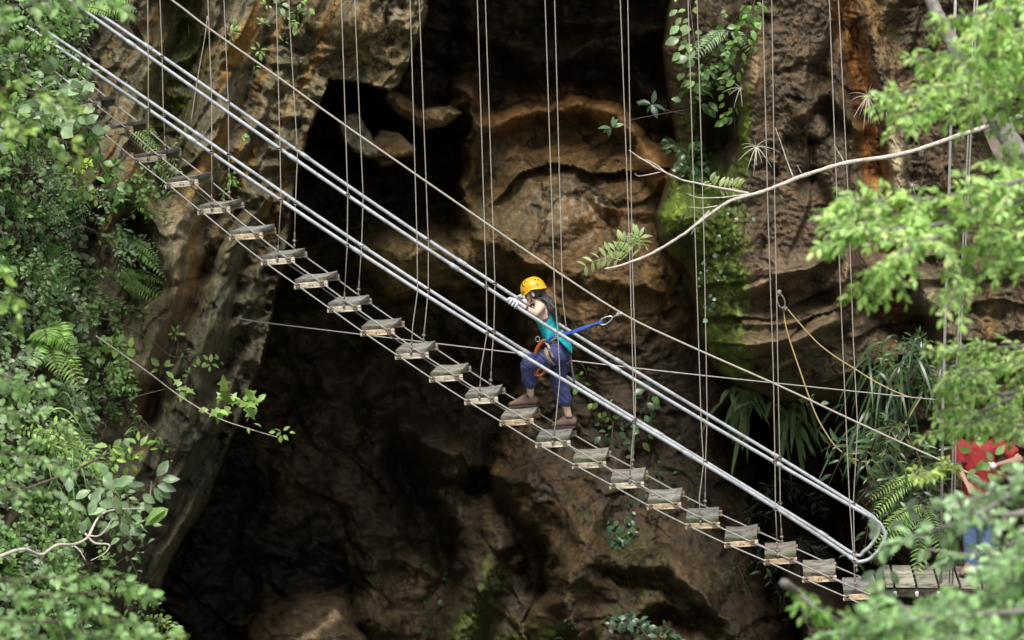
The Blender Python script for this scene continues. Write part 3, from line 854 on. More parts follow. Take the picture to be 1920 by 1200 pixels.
# ---- handrails: upper and lower pipe of each side joined by a U bend
NU = [(125, -4), (163, 23), (397, 192), (525, 279), (640, 357), (783, 452), (912, 537), (1000, 597), (1047, 627), (1120, 670), (1187, 712), (1280, 767), (1343, 800), (1453, 865), (1597, 950), (1640, 975)]
NB = [(1652, 985), (1659, 1000), (1658, 1012), (1647, 1032), (1630, 1048), (1613, 1053)]
NL = [(1600, 1047), (1535, 1006), (1453, 953), (1320, 870), (1187, 790), (1050, 706), (1000, 678), (912, 625), (782, 545), (640, 453), (567, 402), (397, 285), (278, 205), (170, 132), (80, 70), (50, 49)]
FU = [(160, 8), (200, 37), (303, 106), (428, 192), (558, 283), (640, 339), (803, 450), (928, 532), (973, 560), (1062, 618), (1123, 657), (1192, 695), (1280, 749), (1360, 798), (1462, 858), (1595, 941), (1632, 966)]
FB = [(1643, 977), (1648, 990), (1645, 1004), (1632, 1023), (1619, 1034)]
FL = [(1604, 1038), (1535, 997), (1450, 948), (1320, 864), (1190, 784), (1100, 729), (1000, 668), (928, 621), (803, 541), (640, 438), (580, 400), (428, 290), (305, 203), (183, 123), (97, 66), (66, 46)]
RAILS = {}
for nm, U, B, L, w0 in (('near', NU, NB, NL, 0.0), ('far', FU, FB, FL, 0.75)):
    def fit(a):                                  # measured points smoothed with a cubic so that the pipe runs true
        a = np.array(a, float); c = np.polyfit(a[:, 0], a[:, 1], 4)
        xs = np.linspace(a[0, 0], a[-1, 0], 26); return np.stack([xs, np.polyval(c, xs)], 1)
    px = np.vstack([fit(U), np.array(B, float), fit(L)])
    p3 = np.array([BP(x, y, w0) for x, y in px])
    RAILS[nm] = p3
    mb = MB(); mb.tube(spline(p3, 4), 0.0188, 10, (1, 1, 1)); hr = mb.build('handrail', M_PIPE, bridge)
    rl = np.linalg.norm(np.diff(p3, axis=0), axis=1).cumsum()
    for s in np.arange(1.1, rl[-1] - 0.5, 1.93):    # screwed sockets where the lengths of pipe meet
        k = int(np.searchsorted(rl, s)); a, b_ = p3[k], p3[min(k + 1, len(p3) - 1)]
        t = (b_ - a) / np.linalg.norm(b_ - a)
        cb = MB(); cb.tube([a - t * .055, a - t * .05, a + t * .05, a + t * .055], [0.020, 0.0245, 0.0245, 0.020], 10, (0.95, 0.95, 0.95)); cb.build('coupling', M_PIPE, hr)

# ---- hanger lines, near and far ones in pairs
HANG = [
    ([(276, -60), (277, 0), (278, 120), (278, 205), (278, 293)], 0.0), ([(299, -60), (300, 0), (304, 106), (306, 203), (310, 278)], 0.76),
    ([(389, -60), (390, 0), (397, 192), (397, 285), (397, 388)], 0.0), ([(419, -60), (420, 0), (428, 192), (429, 290), (430, 366)], 0.76),
    ([(517, -60), (518, 0), (525, 279), (527, 375), (520, 482)], 0.0), ([(540, -60), (543, 40), (555, 240), (558, 283), (554, 382), (552, 457)], 0.76),
    ([(639, -60), (640, 0), (652, 365), (651, 460), (645, 570)], 0.0), ([(664, -60), (665, 0), (675, 240), (681, 366), (678, 462), (672, 548)], 0.76),
    ([(768, -60), (769, 0), (782, 452), (783, 545), (774, 610), (771, 657)], 0.0), ([(785, -60), (786, 0), (803, 450), (803, 543), (797, 606), (794, 634)], 0.76),
    ([(894, -60), (895, 0), (912, 537), (913, 625), (902, 690), (899, 742)], 0.0), ([(909, -60), (910, 0), (928, 532), (926, 621), (922, 670), (920, 718)], 0.76),
    ([(1021, -60), (1022, 0), (1040, 550), (1046, 627), (1050, 706), (1042, 790), (1037, 826)], -0.02), ([(1039, -60), (1040, 0), (1055, 560), (1062, 618), (1058, 720), (1054, 795)], 0.77),
    ([(1162, -60), (1163, 0), (1180, 450), (1187, 712), (1189, 790), (1184, 850), (1181, 900)], 0.0), ([(1176, -60), (1177, 0), (1186, 500), (1192, 695), (1191, 786), (1186, 868)], 0.76),
    ([(1289, -60), (1290, 0), (1302, 400), (1315, 800), (1319, 870), (1311, 935), (1313, 975)], 0.0), ([(1306, -60), (1307, 0), (1320, 450), (1326, 780), (1323, 866), (1322, 945)], 0.76),
    ([(1429, -60), (1430, 0), (1440, 400), (1450, 700), (1453, 865), (1454, 955), (1458, 1038)], 0.0), ([(1446, -60), (1447, 0), (1453, 400), (1460, 767), (1462, 858), (1463, 957), (1466, 1012)], 0.76),
    ([(1554, -60), (1555, 0), (1570, 393), (1578, 600), (1593, 943), (1600, 1040), (1604, 1100)], 0.0), ([(1571, -60), (1572, 0), (1590, 360), (1600, 640), (1608, 800), (1600, 945), (1602, 1036), (1606, 1066)], 0.76)]
for pts, w0 in HANG:
    p3 = [BP(x, y, w0 - 0.022) for x, y in pts]
    top = p3[0] + (p3[0] - p3[1]) / np.linalg.norm(p3[0] - p3[1]) * 2.6
    mb = MB(); mb.tube([top, *p3], 0.0052, 6, (1, 1, 1))
    ln = mb.build('hanger_line', M_ROPE, bridge)
    e = p3[-1]; d = (p3[-1] - p3[-2]); d /= np.linalg.norm(d)
    fb = MB()                                    # shackle and turnbuckle at the foot
    fb.tube([e - d * .12, e - d * .11, e - d * .05, e - d * .045], [.006, .010, .010, .006], 6, (0.9, 0.9, 0.9))
    fb.ball(e - d * .03, (.022, .014, .017), 8, 5, (0.9, 0.88, 0.85)); fb.ball(e + d * .02, (.014, .014, .02), 8, 5, (0.6, 0.55, 0.5))
    fb.build('shackle', M_CLAMP, ln)
    # clips where the line is tied to the pipes
    rail = RAILS['near' if w0 < 0.3 else 'far']
    for seg in (p3,):
        A = np.array(seg)
        fine = spline(A, 6)
        dm = np.linalg.norm(fine[:, None, :] - spline(rail, 3)[None], axis=2)
        hits = np.where(dm.min(1) < 0.05)[0]
        last = -99
        for h in hits:
            if h - last > 4:
                c = fine[h]; cb = MB(); cb.box(c, UV * 0.022, WV * 0.012, np.array([0, 0, 0.014]), (0.8, 0.75, 0.7), bev=0.004); cb.build('clip', M_CLAMP, ln)
                last = h

# loose stray line beside the second pair of hangers
mb = MB(); mb.tube(spline([BP(389, 30, 0.5), BP(384, 70, 0.5), BP(370, 150, 0.55), BP(357, 236, 0.6)], 5), 0.006, 6, (1, 1, 1))
tag(mb.build('loose_line', M_ROPE), 'thin loose line slanting down to the left beside the second pair of hangers', 'rope')

# ---- safety rope above the bridge
SAFE = [(180, -100), (322, 0), (390, 52), (522, 145), (640, 230), (885, 400), (1020, 493), (1165, 587), (1280, 643), (1460, 723), (1620, 798), (1763, 863), (1835, 895)]
mb = MB(); mb.tube(spline([BP(x, y, 0.40) for x, y in SAFE], 4), 0.0105, 7, (1.25, 1.15, 1.1))
tag(mb.build('safety_rope', M_ROPE), 'taut pale safety rope running diagonally above the bridge with the blue sling clipped to it', 'safety rope')
CAB = [(440, 596), (505, 606), (700, 630), (975, 663), (1077, 677), (1280, 700), (1450, 718), (1690, 743), (1760, 750)]
mb = MB(); mb.tube(spline([BP(x, y, 1.15 + 0.0012 * max(0, x - 1300)) for x, y in CAB], 4), 0.0075, 6, (0.95, 0.95, 0.95))
tag(mb.build('steel_cable', M_CABLE), 'thin grey cable stretched almost level across the cave behind the climber', 'cable')

# ---- yellow rope hung from a bolt in the right-hand wall
M_YROPE = simple_mat('yellow_rope', (0.50, 0.39, 0.17), rough=0.75, var=0.3, scale=80.0, bump=0.2)
yr = empty('hanging_rope', tuple(P(1471, 580, 31.6)), 'slack yellow rope looping from a bolt in the brown rock', 'rope')
loop = [(1469, 578), (1473, 610), (1483, 645), (1500, 695), (1516, 742), (1530, 778), (1545, 806), (1565, 835), (1590, 855), (1622, 866), (1650, 853), (1672, 830), (1696, 796), (1716, 762), (1728, 744)]
mb = MB(); mb.tube(spline([P(x, y, 31.6 - 0.0010 * max(0, x - 1500)) for x, y in loop], 5), 0.0080, 7, (1.35, 1.4, 1.9)); mb.build('rope_loop', M_YROPE, yr)
l2 = [(1474, 576), (1492, 598), (1530, 640), (1565, 668), (1600, 690), (1640, 715), (1680, 735), (1712, 747)]
mb = MB(); mb.tube(spline([P(x, y, 31.6 - 0.0012 * max(0, x - 1500)) for x, y in l2], 5), 0.0072, 7, (1.1, 0.95, 0.7)); mb.build('rope_strand', M_YROPE, yr)
mb = MB()
mb.ball(P(1461, 549, 31.55), (.03, .03, .035), 8, 6, (0.5, 0.7, 0.95)); mb.tube([P(1461, 548, 31.55), P(1461, 545, 33.2)], 0.012, 6, (.5, .5, .5))
cx = [P(1462 + 7 * math.sin(a) + 5 * (1 - math.cos(a)) * .5, 565 - 13 * math.cos(a), 31.54) for a in np.linspace(0, 2 * math.pi, 15)]
mb.tube(cx, 0.008, 6, (0.7, 0.85, 1.1)); mb.ball(P(1471, 579, 31.57), (.035, .03, .03), 8, 6, (1.5, 1.4, 1.3))
mb.build('carabiner', M_CLAMP, yr)
# ================================================================== PEOPLE
ZV = np.array([0, 0, 1.0])


def nz(v):
    v = np.asarray(v, float); return v / (np.linalg.norm(v) + 1e-12)


def etube(mb, pts, ra, rb, side, seg=14, n=5, col=None, dome=True):
    """closed limb: spline through pts, half-width ra along `side`, rb across; rounded ends"""
    pts = np.asarray(pts, float)
    k = len(pts)
    p = spline(pts, n)
    s = np.linspace(0, k - 1, len(p))
    ra = np.interp(s, np.arange(k), np.broadcast_to(np.asarray(ra, float), (k,))); rb = np.interp(s, np.arange(k), np.broadcast_to(np.asarray(rb, float), (k,)))
    t = np.gradient(p, axis=0); t /= np.linalg.norm(t, axis=1)[:, None]
    if dome:                                   # rounded caps
        pre = [(p[0] - t[0] * ra[0] * c, ra[0] * q, rb[0] * q, t[0]) for c, q in ((0.55, 0.35), (0.42, 0.65), (0.22, 0.88))]
        pos = [(p[-1] + t[-1] * ra[-1] * c, ra[-1] * q, rb[-1] * q, t[-1]) for c, q in ((0.22, 0.88), (0.42, 0.65), (0.55, 0.35))]
        p = np.array([x[0] for x in pre] + list(p) + [x[0] for x in pos]); t = np.array([x[3] for x in pre] + list(t) + [x[3] for x in pos])
        ra = np.array([x[1] for x in pre] + list(ra) + [x[1] for x in pos]); rb = np.array([x[2] for x in pre] + list(rb) + [x[2] for x in pos])
    ang = np.arange(seg) * 2 * math.pi / seg
    V = []
    for i in range(len(p)):
        sd_ = side - t[i] * (np.asarray(side) @ t[i])
        if np.linalg.norm(sd_) < 0.15: sd_ = np.cross(t[i], ZV)
        sd_ = nz(sd_); nr = np.cross(t[i], sd_)
        V.append(p[i] + np.cos(ang)[:, None] * sd_ * ra[i] + np.sin(ang)[:, None] * nr * rb[i])
    F = []
    m = len(p)
    for i in range(m - 1):
        for q in range(seg):
            F.append([i * seg + q, i * seg + (q + 1) % seg, (i + 1) * seg + (q + 1) % seg, (i + 1) * seg + q])
    F.append(list(range(seg))[::-1]); F.append([(m - 1) * seg + q for q in range(seg)])
    mb.add(np.concatenate(V), F, col)


def fuse(mb, name, mat, parent, voxel=0.008, smooth=6, folds=0.0, fold_scale=20.0, seed=0, factor=0.5):
    """joins the overlapping volumes of mb into one continuous skin"""
    o = mb.build(name, mat, None, attr=False)
    md = o.modifiers.new('r', 'REMESH'); md.mode = 'VOXEL'; md.voxel_size = voxel; md.use_smooth_shade = True
    if smooth:
        sm = o.modifiers.new('s', 'SMOOTH'); sm.iterations = smooth; sm.factor = factor
    dg = bpy.context.evaluated_depsgraph_get(); dg.update()
    me = bpy.data.meshes.new_from_object(o.evaluated_get(dg))
    o.modifiers.clear()
    o.data = me; me.name = name
    if folds:
        V = np.empty(len(me.vertices) * 3, np.float32); me.vertices.foreach_get('co', V); V = V.reshape(-1, 3)
        Nn = np.empty(len(me.vertices) * 3, np.float32); me.vertices.foreach_get('normal', Nn); Nn = Nn.reshape(-1, 3)
        a = V @ np.array([0.7, 0.4, 0.6]); b_ = V @ np.array([0.5, -0.3, -0.8])
        V = V + Nn * (folds * (ridged(a * fold_scale, b_ * fold_scale * 0.35, seed, 3)))[:, None]
        me.vertices.foreach_set('co', V.astype(np.float32).ravel())
    me.polygons.foreach_set('use_smooth', np.ones(len(me.polygons), bool))
    me.materials.clear(); me.materials.append(mat)
    me.update()
    if parent is not None: attach(o, parent)
    return o


M_SKIN = simple_mat('skin', (0.80, 0.56, 0.44), rough=0.5, var=0.08, scale=12, bump=0.02)
M_SKIN2 = simple_mat('tanned_skin', (0.42, 0.25, 0.17), rough=0.5, var=0.08, scale=12, bump=0.02)
M_HAIR = simple_mat('dark_hair', (0.022, 0.016, 0.016), rough=0.35, var=0.5, scale=90, bump=0.3, spec=0.7)
M_TEAL = simple_mat('teal_jersey', (0.008, 0.42, 0.48), rough=0.75, var=0.2, scale=25, bump=0.1)
M_GREYF = simple_mat('grey_stretch_fabric', (0.085, 0.085, 0.105), rough=0.8, var=0.2, scale=30, bump=0.1)
M_NAVY = simple_mat('purple_blue_cotton', (0.066, 0.076, 0.215), rough=0.85, var=0.3, scale=18, bump=0.15)
M_SHOE = simple_mat('tan_suede', (0.235, 0.150, 0.112), rough=0.8, var=0.25, scale=40, bump=0.15)
M_SOLE = simple_mat('brown_rubber', (0.075, 0.055, 0.045), rough=0.8, var=0.3, scale=40, bump=0.1)
M_GLOVE = simple_mat('white_cotton_glove', (0.84, 0.85, 0.88), rough=0.85, var=0.08, scale=60, bump=0.15)
M_HELM = simple_mat('yellow_shell', (0.82, 0.44, 0.015), rough=0.28, var=0.04, scale=10, bump=0.0)
M_BLACK = simple_mat('black_plastic', (0.02, 0.02, 0.022), rough=0.5, var=0.3, scale=30, bump=0.0)
M_GREY = simple_mat('grey_plastic', (0.35, 0.35, 0.36), rough=0.5, var=0.2, scale=30, bump=0.0)
M_TAN = simple_mat('tan_webbing', (0.44, 0.33, 0.235), rough=0.85, var=0.3, scale=60, bump=0.2)
M_ORANGE = simple_mat('orange_cord', (0.48, 0.115, 0.035), rough=0.7, var=0.3, scale=70, bump=0.2)
M_BLUE = simple_mat('blue_webbing', (0.018, 0.085, 0.42), rough=0.7, var=0.25, scale=60, bump=0.2)
M_METAL = simple_mat('bare_aluminium', (0.66, 0.67, 0.70), rough=0.3, metal=0.7, var=0.1, scale=30, bump=0.0)
M_RED = simple_mat('red_cotton', (0.34, 0.028, 0.030), rough=0.85, var=0.2, scale=18, bump=0.12)
M_JEANS = simple_mat('washed_denim', (0.12, 0.19, 0.33), rough=0.85, var=0.25, scale=30, bump=0.15)
M_WHITE = simple_mat('white_cloth', (0.75, 0.74, 0.72), rough=0.8, var=0.08, scale=30, bump=0.1)


def strap(mb, pts, wid, thick, wdir, col=None, n=5):
    """flat webbing along pts, wide along wdir"""
    p = spline(np.asarray(pts, float), n)
    t = np.gradient(p, axis=0); t /= np.linalg.norm(t, axis=1)[:, None]
    V = []
    for i in range(len(p)):
        wd = np.asarray(wdir[i] if np.ndim(wdir) == 2 else wdir, float)
        a = nz(wd - t[i] * (wd @ t[i])); b_ = np.cross(t[i], a)
        V += [p[i] + a * wid / 2 + b_ * thick / 2, p[i] - a * wid / 2 + b_ * thick / 2, p[i] - a * wid / 2 - b_ * thick / 2, p[i] + a * wid / 2 - b_ * thick / 2]
    F = []
    for i in range(len(p) - 1):
        for k in range(4):
            F.append([i * 4 + k, i * 4 + (k + 1) % 4, i * 4 + 4 + (k + 1) % 4, i * 4 + 4 + k])
    F.append([0, 3, 2, 1]); e = (len(p) - 1) * 4; F.append([e, e + 1, e + 2, e + 3])
    mb.add(V, F, col)


def band(mb, c, a, b_, ra, rb, wid, thick, col=None, seg=28):
    """webbing loop: ellipse in the plane (a,b_) round c, wide along a x b_"""
    a = nz(a); b_ = nz(b_ - a * (a @ b_)); ax = np.cross(a, b_)
    V = []
    for k in range(seg):
        q = 2 * math.pi * k / seg
        d = a * math.cos(q) * ra + b_ * math.sin(q) * rb; o_ = nz(d)
        V += [c + d + ax * wid / 2, c + d - ax * wid / 2, c + d - ax * wid / 2 + o_ * thick, c + d + ax * wid / 2 + o_ * thick]
    F = []
    for k in range(seg):
        for j in range(4):
            F.append([k * 4 + j, k * 4 + (j + 1) % 4, ((k + 1) % seg) * 4 + (j + 1) % 4, ((k + 1) % seg) * 4 + j])
    mb.add(V, F, col)


def shoe(parent, toe, heel, sole_z, up, ankle, sc=1.0):
    """walking shoe: toe and heel give the line of the foot on the ground"""
    toe = np.asarray(toe, float); heel = np.asarray(heel, float)
    d = nz(toe - heel); L = np.linalg.norm(toe - heel); s = nz(np.cross(up, d)); u = np.cross(d, s)
    mb = MB()
    st = [(0.00, .030, .036, .036), (0.10, .036, .062, .052), (0.25, .036, .080, .066), (0.42, .037, .066, .056), (0.60, .043, .048, .042), (0.78, .046, .036, .030), (0.92, .040, .028, .022), (1.0, .022, .018, .014)]
    pts = [heel + d * L * f + u * (0.018 + hc * sc) for f, a, h, hc in st]
    etube(mb, pts, [a * sc for f, a, h, hc in st], [hc * sc for f, a, h, hc in st], s, 14, 4)
    etube(mb, [heel + d * L * .20 + u * .07 * sc, heel + d * L * .21 + u * .105 * sc], [.042 * sc, .040 * sc], [.045 * sc, .043 * sc], s, 12, 3)
    o = fuse(mb, 'shoe', M_SHOE, parent, 0.006, 4)
    sb = MB()
    V = []; F = []
    prof = [(-0.03, .024), (0.02, .036), (0.2, .040), (0.42, .036), (0.6, .046), (0.8, .049), (0.93, .040), (1.02, .020)]
    for f, a in prof:
        for (x, z) in ((a, 0.0), (a, .022), (-a, .022), (-a, 0.0)):
            lift = 0.012 * max(0, (f - .75) / .25) ** 2 + (0.008 if 0.38 < f < 0.5 and z == 0 else 0)
            V.append(heel + d * L * f + s * x * sc + u * (z + lift))
    for i in range(len(prof) - 1):
        for k in range(4): F.append([i * 4 + k, i * 4 + (k + 1) % 4, i * 4 + 4 + (k + 1) % 4, i * 4 + 4 + k])
    F.append([3, 2, 1, 0]); e = (len(prof) - 1) * 4; F.append([e, e + 1, e + 2, e + 3])
    sb.add(V, F); sb.build('sole', M_SOLE, o, smooth=False)
    cb = MB()                                   # collar and laces
    c = heel + d * L * .20 + u * .115 * sc
    band(cb, c, d, s, .044 * sc, .042 * sc, .016, .005)
    for q in (0.36, 0.43, 0.50, 0.56):
        h = np.interp(q, [x[0] for x in st], [x[3] for x in st]) * 2 * sc + .020
        cb.tube([heel + d * L * q + u * (h - .006) + s * .022 * k for k in (-1, 0, 1)], 0.0035, 5)
    cb.build('collar', M_GREYF, o)
    return o


def finger(mb, root, dirs, lens, r):
    p = [np.asarray(root, float)]
    for d, l in zip(dirs, lens): p.append(p[-1] + nz(d) * l)
    etube(mb, p, np.linspace(r, r * 0.78, len(p)), np.linspace(r, r * 0.78, len(p)), np.cross(nz(dirs[0]), [0.3, 0.5, 0.8]), 8, 4)


def hand_on_bar(mb, bar_pt, bar_dir, wrist, out, palm_up, sc=1.0, spread=1.0):
    """gripping hand: palm on the bar, four fingers over and round it, thumb on the other side.
    bar_dir: along the bar, towards the little finger; out: the way the fingers cross over the bar"""
    bd = nz(bar_dir); up = nz(palm_up - bd * (palm_up @ bd)); out = nz(out - bd * (out @ bd) - up * (out @ up))
    pc = bar_pt + up * 0.040 - out * 0.030
    etube(mb, [wrist, wrist * .45 + pc * .55, pc + out * .005], [.024 * sc, .036 * sc, .040 * sc], [.021 * sc, .019 * sc, .017 * sc], bd, 12, 4)
    ln = [(.040, .026, .020), (.045, .030, .022), (.042, .028, .021), (.033, .022, .018)]
    for k, (a, b_, c) in enumerate(ln):
        off = (-1.5 + k) * 0.021 * spread
        root = pc + out * .028 + bd * off + up * (.004 - .003 * abs(k - 1.3))
        sp = bd * (k - 1.5) * 0.16 * spread
        finger(mb, root, [out * 1.0 + up * (-.12 - .05 * k) + sp, out * (.45 - .1 * k) - up * 1.0 + sp * .6, -out * (.30 + .15 * k) - up * .8], [a * sc, b_ * sc, c * sc], .0118 * sc)
    finger(mb, pc - bd * .030 - out * .012, [-bd * .7 + out * .5 - up * .5, -bd * .15 + out * .6 - up * .8, out * .3 - up], [.030 * sc, .028 * sc, .022 * sc], .0130 * sc)


# ------------------------------------------------------------------ the climber
W0 = 0.46
climber = empty('person', tuple(BP(1045, 800, W0)), 'person in yellow helmet, teal vest and purple trousers stepping up the hanging bridge', 'person')
FH = nz(-UV * math.cos(R(20)) + WV * math.sin(R(20)))     # chest direction: left, turned a little away
SR = nz(UV * math.sin(R(20)) + WV * math.cos(R(20)))      # her right, away from the camera

# torso stations: photo x, y, half depth (front-back), half width (side-side)
TOR = [(1048, 664, .096, .146), (1047, 652, .100, .148), (1041, 638, .084, .130), (1035, 627, .070, .114), (1029, 612, .074, .120), (1024, 598, .082, .134), (1019, 586, .084, .146), (1015, 576, .070, .125), (1011, 567, .050, .062)]
TC = np.array([BP(x, y, W0) for x, y, a, b_ in TOR])
TS = spline(TC, 24); TT = np.linspace(0, len(TOR) - 1, len(TS))
TD = np.interp(TT, range(len(TOR)), [a for _, _, a, _ in TOR]); TW = np.interp(TT, range(len(TOR)), [b_ for _, _, _, b_ in TOR])
TG = np.gradient(TS, axis=0); TG /= np.linalg.norm(TG, axis=1)[:, None]


def torso(i, phi, off=0.0):
    return torso_f(i * 4, phi, off)


def torso_f(i, phi, off=0.0):
    """point on the torso: phi 0 = chest, 90 = her right (far) side, 180 = spine, 270 = left (near) side"""
    i = int(np.clip(i, 0, len(TS) - 1))
    s_ = nz(SR - TG[i] * (SR @ TG[i])); f_ = nz(FH - TG[i] * (FH @ TG[i]) - s_ * (FH @ s_))
    return TS[i] + f_ * math.cos(phi) * (TD[i] + off) + s_ * math.sin(phi) * (TW[i] + off)


body = MB()
etube(body, TC, [b_ for *_, b_ in TOR], [a for _, _, a, _ in TOR], SR, 20, 4)
HC = BP(1000.5, 548, W0 + .01)                # head
HF = nz(-UV * 0.93 + WV * 0.10 - ZV * 0.30); HS = nz(np.cross(HF, ZV)); HS = HS if HS @ WV > 0 else -HS; HU = nz(np.cross(HS, HF)); HU = HU if HU[2] > 0 else -HU
hA = np.array([HF, HS, HU])
body.ball(HC + HU * .018 - HF * .008, (.096, .076, .088), 16, 12, ax=hA)
body.ball(HC + HF * .030 - HU * .035, (.062, .058, .075), 16, 12, ax=hA)
body.ball(HC + HF * .046 - HU * .088, (.030, .034, .024), 12, 8, ax=hA)           # chin
body.ball(HC + HF * .025 - HU * .070, (.052, .050, .030), 12, 8, ax=hA)           # jaw
etube(body, [HC + HF * .083 + HU * .004, HC + HF * .097 - HU * .022, HC + HF * .103 - HU * .036], [.008, .012, .013], [.008, .012, .010], HS, 8, 3)   # nose
body.ball(HC + HF * .086 - HU * .058, (.012, .022, .008), 8, 6, ax=hA)            # lips
body.ball(HC + HF * .084 - HU * .069, (.011, .019, .007), 8, 6, ax=hA)
body.ball(HC + HF * .082 + HU * .012, (.012, .046, .009), 10, 6, ax=hA)           # brow
for s in (-1, 1):
    body.ball(HC + HS * s * .077 - HF * .004 - HU * .018, (.018, .010, .030), 10, 8, ax=hA)    # ears
    body.ball(HC + HS * s * .045 + HF * .062 - HU * .030, (.022, .020, .018), 10, 6, ax=hA)    # cheeks
etube(body, [BP(1015, 578, W0), BP(1010, 566, W0), BP(1005, 556, W0)], [.060, .046, .046], [.058, .048, .050], SR, 14, 4)
SHL = BP(1013, 576, W0 - .155) ; ELL = BP(1003.5, 589, .135); WRL = BP(979, 573.5, .055)
SHR = BP(1013, 575, W0 + .150); ELR = BP(1000, 590, .72); WRR = BP(988, 567, .69)
etube(body, [torso(38, math.radians(270)) + SR * .04, SHL, SHL * .5 + ELL * .5, ELL], [.050, .052, .042, .036], [.055, .054, .043, .035], ZV, 12, 4)
etube(body, [ELL, ELL * .7 + WRL * .3, WRL], [.036, .037, .024], [.035, .035, .021], ZV, 12, 4)
etube(body, [torso(38, math.radians(90)) - SR * .04, SHR, SHR * .5 + ELR * .5, ELR], [.050, .050, .041, .036], [.055, .052, .042, .035], ZV, 12, 4)
etube(body, [ELR, ELR * .7 + WRR * .3, WRR], [.036, .037, .024], [.035, .035, .021], ZV, 12, 4)

# feet stand on the 14th and 15th step
def on_step(k, frac, w):
    Lp, ax, up, ln, h = STEP_TOP[k]
    return Lp + ax * ln * frac + up * (h - 0.002) + WV * w, ax, up

f_heel, fax, fup = on_step(13, 0.97, 0.62); f_toe, _, _ = on_step(13, 0.14, 0.66)
r_heel, rax, rup = on_step(14, 1.02, 0.66); r_toe, _, _ = on_step(14, 0.36, 0.69)
AF = f_heel + nz(f_toe - f_heel) * .055 + fup * .10
AR = r_heel + nz(r_toe - r_heel) * .055 + rup * .10
HPL = BP(1045, 662, W0 - .08); KNL = BP(988, 683, W0 - .06); HPR = BP(1050, 664, W0 + .09); KNR = BP(1046, 716, W0 + .12)
def lerp(a, b_, t): return np.asarray(a) * (1 - t) + np.asarray(b_) * t
for hp, kn, an in ((HPL, KNL, AF), (HPR, KNR, AR)):
    etube(body, [hp, lerp(hp, kn, .5), kn], [.085, .072, .056], [.085, .075, .058], SR, 14, 4)
    etube(body, [kn, lerp(kn, an, .3) + UV * .012, lerp(kn, an, .7) + UV * .006, an], [.054, .054, .038, .034], [.056, .056, .040, .036], SR, 14, 4)
fuse(body, 'body', M_SKIN, climber, 0.0065, 5)

# eyes, brows, mouth line
for s in (-1, 1):
    e = MB(); e.ball(HC + HS * s * .033 + HF * .0835 - HU * .012, (.010, .014, .008), 8, 6, ax=hA); e.build('eye', M_BLACK, climber)
    e = MB(); e.tube([HC + HS * s * (.016 + .034 * t) + HF * (.094 - .012 * t) + HU * (.006 + .004 * math.sin(3 * t)) for t in np.linspace(0, 1, 5)], .004, 6); e.build('eyebrow', M_HAIR, climber)

# vest: a shell on the torso, racer back, tail hanging over the hips
def shell(name, mat, keep, off, thick=0.006, lo=8, hi=44):
    mb = MB(); seg = 180; lo *= 4; hi *= 4
    ids = {}; V = []
    def vid(i, k, o_):
        key = (i, k % seg, o_)
        if key not in ids:
            ids[key] = len(V)
            ph = 2 * math.pi * (k % seg) / seg
            j = i / 4
            flare = 0.018 * max(0, (14 - j) / 6) + 0.004 * math.sin(5 * ph + j * .9) * (1 if j < 26 else .3)
            V.append(torso_f(i, ph, off + flare + (thick if o_ else 0)))
        return ids[key]
    F = []
    K = {(i, k): keep((i + .5) / 4, 360 * (k + .5) / seg) for i in range(lo, hi) for k in range(seg)}
    for (i, k), v in K.items():
        if not v: continue
        F.append([vid(i, k, 1), vid(i, k + 1, 1), vid(i + 1, k + 1, 1), vid(i + 1, k, 1)])
        F.append([vid(i, k, 0), vid(i + 1, k, 0), vid(i + 1, k + 1, 0), vid(i, k + 1, 0)])
        for (di, dk, e) in ((-1, 0, ((i, k), (i, k + 1))), (1, 0, ((i + 1, k + 1), (i + 1, k))), (0, -1, ((i + 1, k), (i, k))), (0, 1, ((i, k + 1), (i + 1, k + 1)))):
            if not K.get((i + di, (k + dk) % seg), False):
                (a, b1), (c, d1) = e
                F.append([vid(a, b1, 0), vid(c, d1, 0), vid(c, d1, 1), vid(a, b1, 1)])
    mb.add(V, F)
    return mb.build(name, mat, climber)

def keep_vest(i, ph):
    back = abs((ph - 180 + 180) % 360 - 180); front = abs((ph + 180) % 360 - 180)
    if i < 27: return True
    if i < 33: return front < 60 + (33 - i) * 5 or back < 12 + (33 - i) ** 1.6 * 4.0
    if i < 46: return back < 14 or (front < 44 and i < 36) or (front < 60 and front > 28)
    return False
def keep_bra(i, ph):
    back = abs((ph - 180 + 180) % 360 - 180); front = abs((ph + 180) % 360 - 180)
    return (25 <= i < 31 and front > 40) or (31 <= i < 42 and back < 40 - (i - 31) * 2.2)
shell('vest', M_TEAL, keep_vest, 0.010, lo=13, hi=47)
shell('sports_top', M_GREYF, keep_bra, 0.005, lo=20, hi=44)
tl = MB()                                       # tail of the vest over the seat
tp = [torso(17, math.radians(200), .02), BP(1059, 640, W0 - .02), BP(1067, 650, W0 - .04), BP(1070, 659, W0 - .05)]
etube(tl, tp, [.10, .095, .065, .035], [.010, .012, .012, .010], SR, 14, 4)
etube(tl, [BP(1050, 634, W0 - .10), BP(1060, 645, W0 - .13), BP(1069, 657, W0 - .10)], [.05, .045, .02], [.014, .016, .01], SR, 12, 4)
fuse(tl, 'vest_hem', M_TEAL, climber, .006, 3, .003, 40, 2)

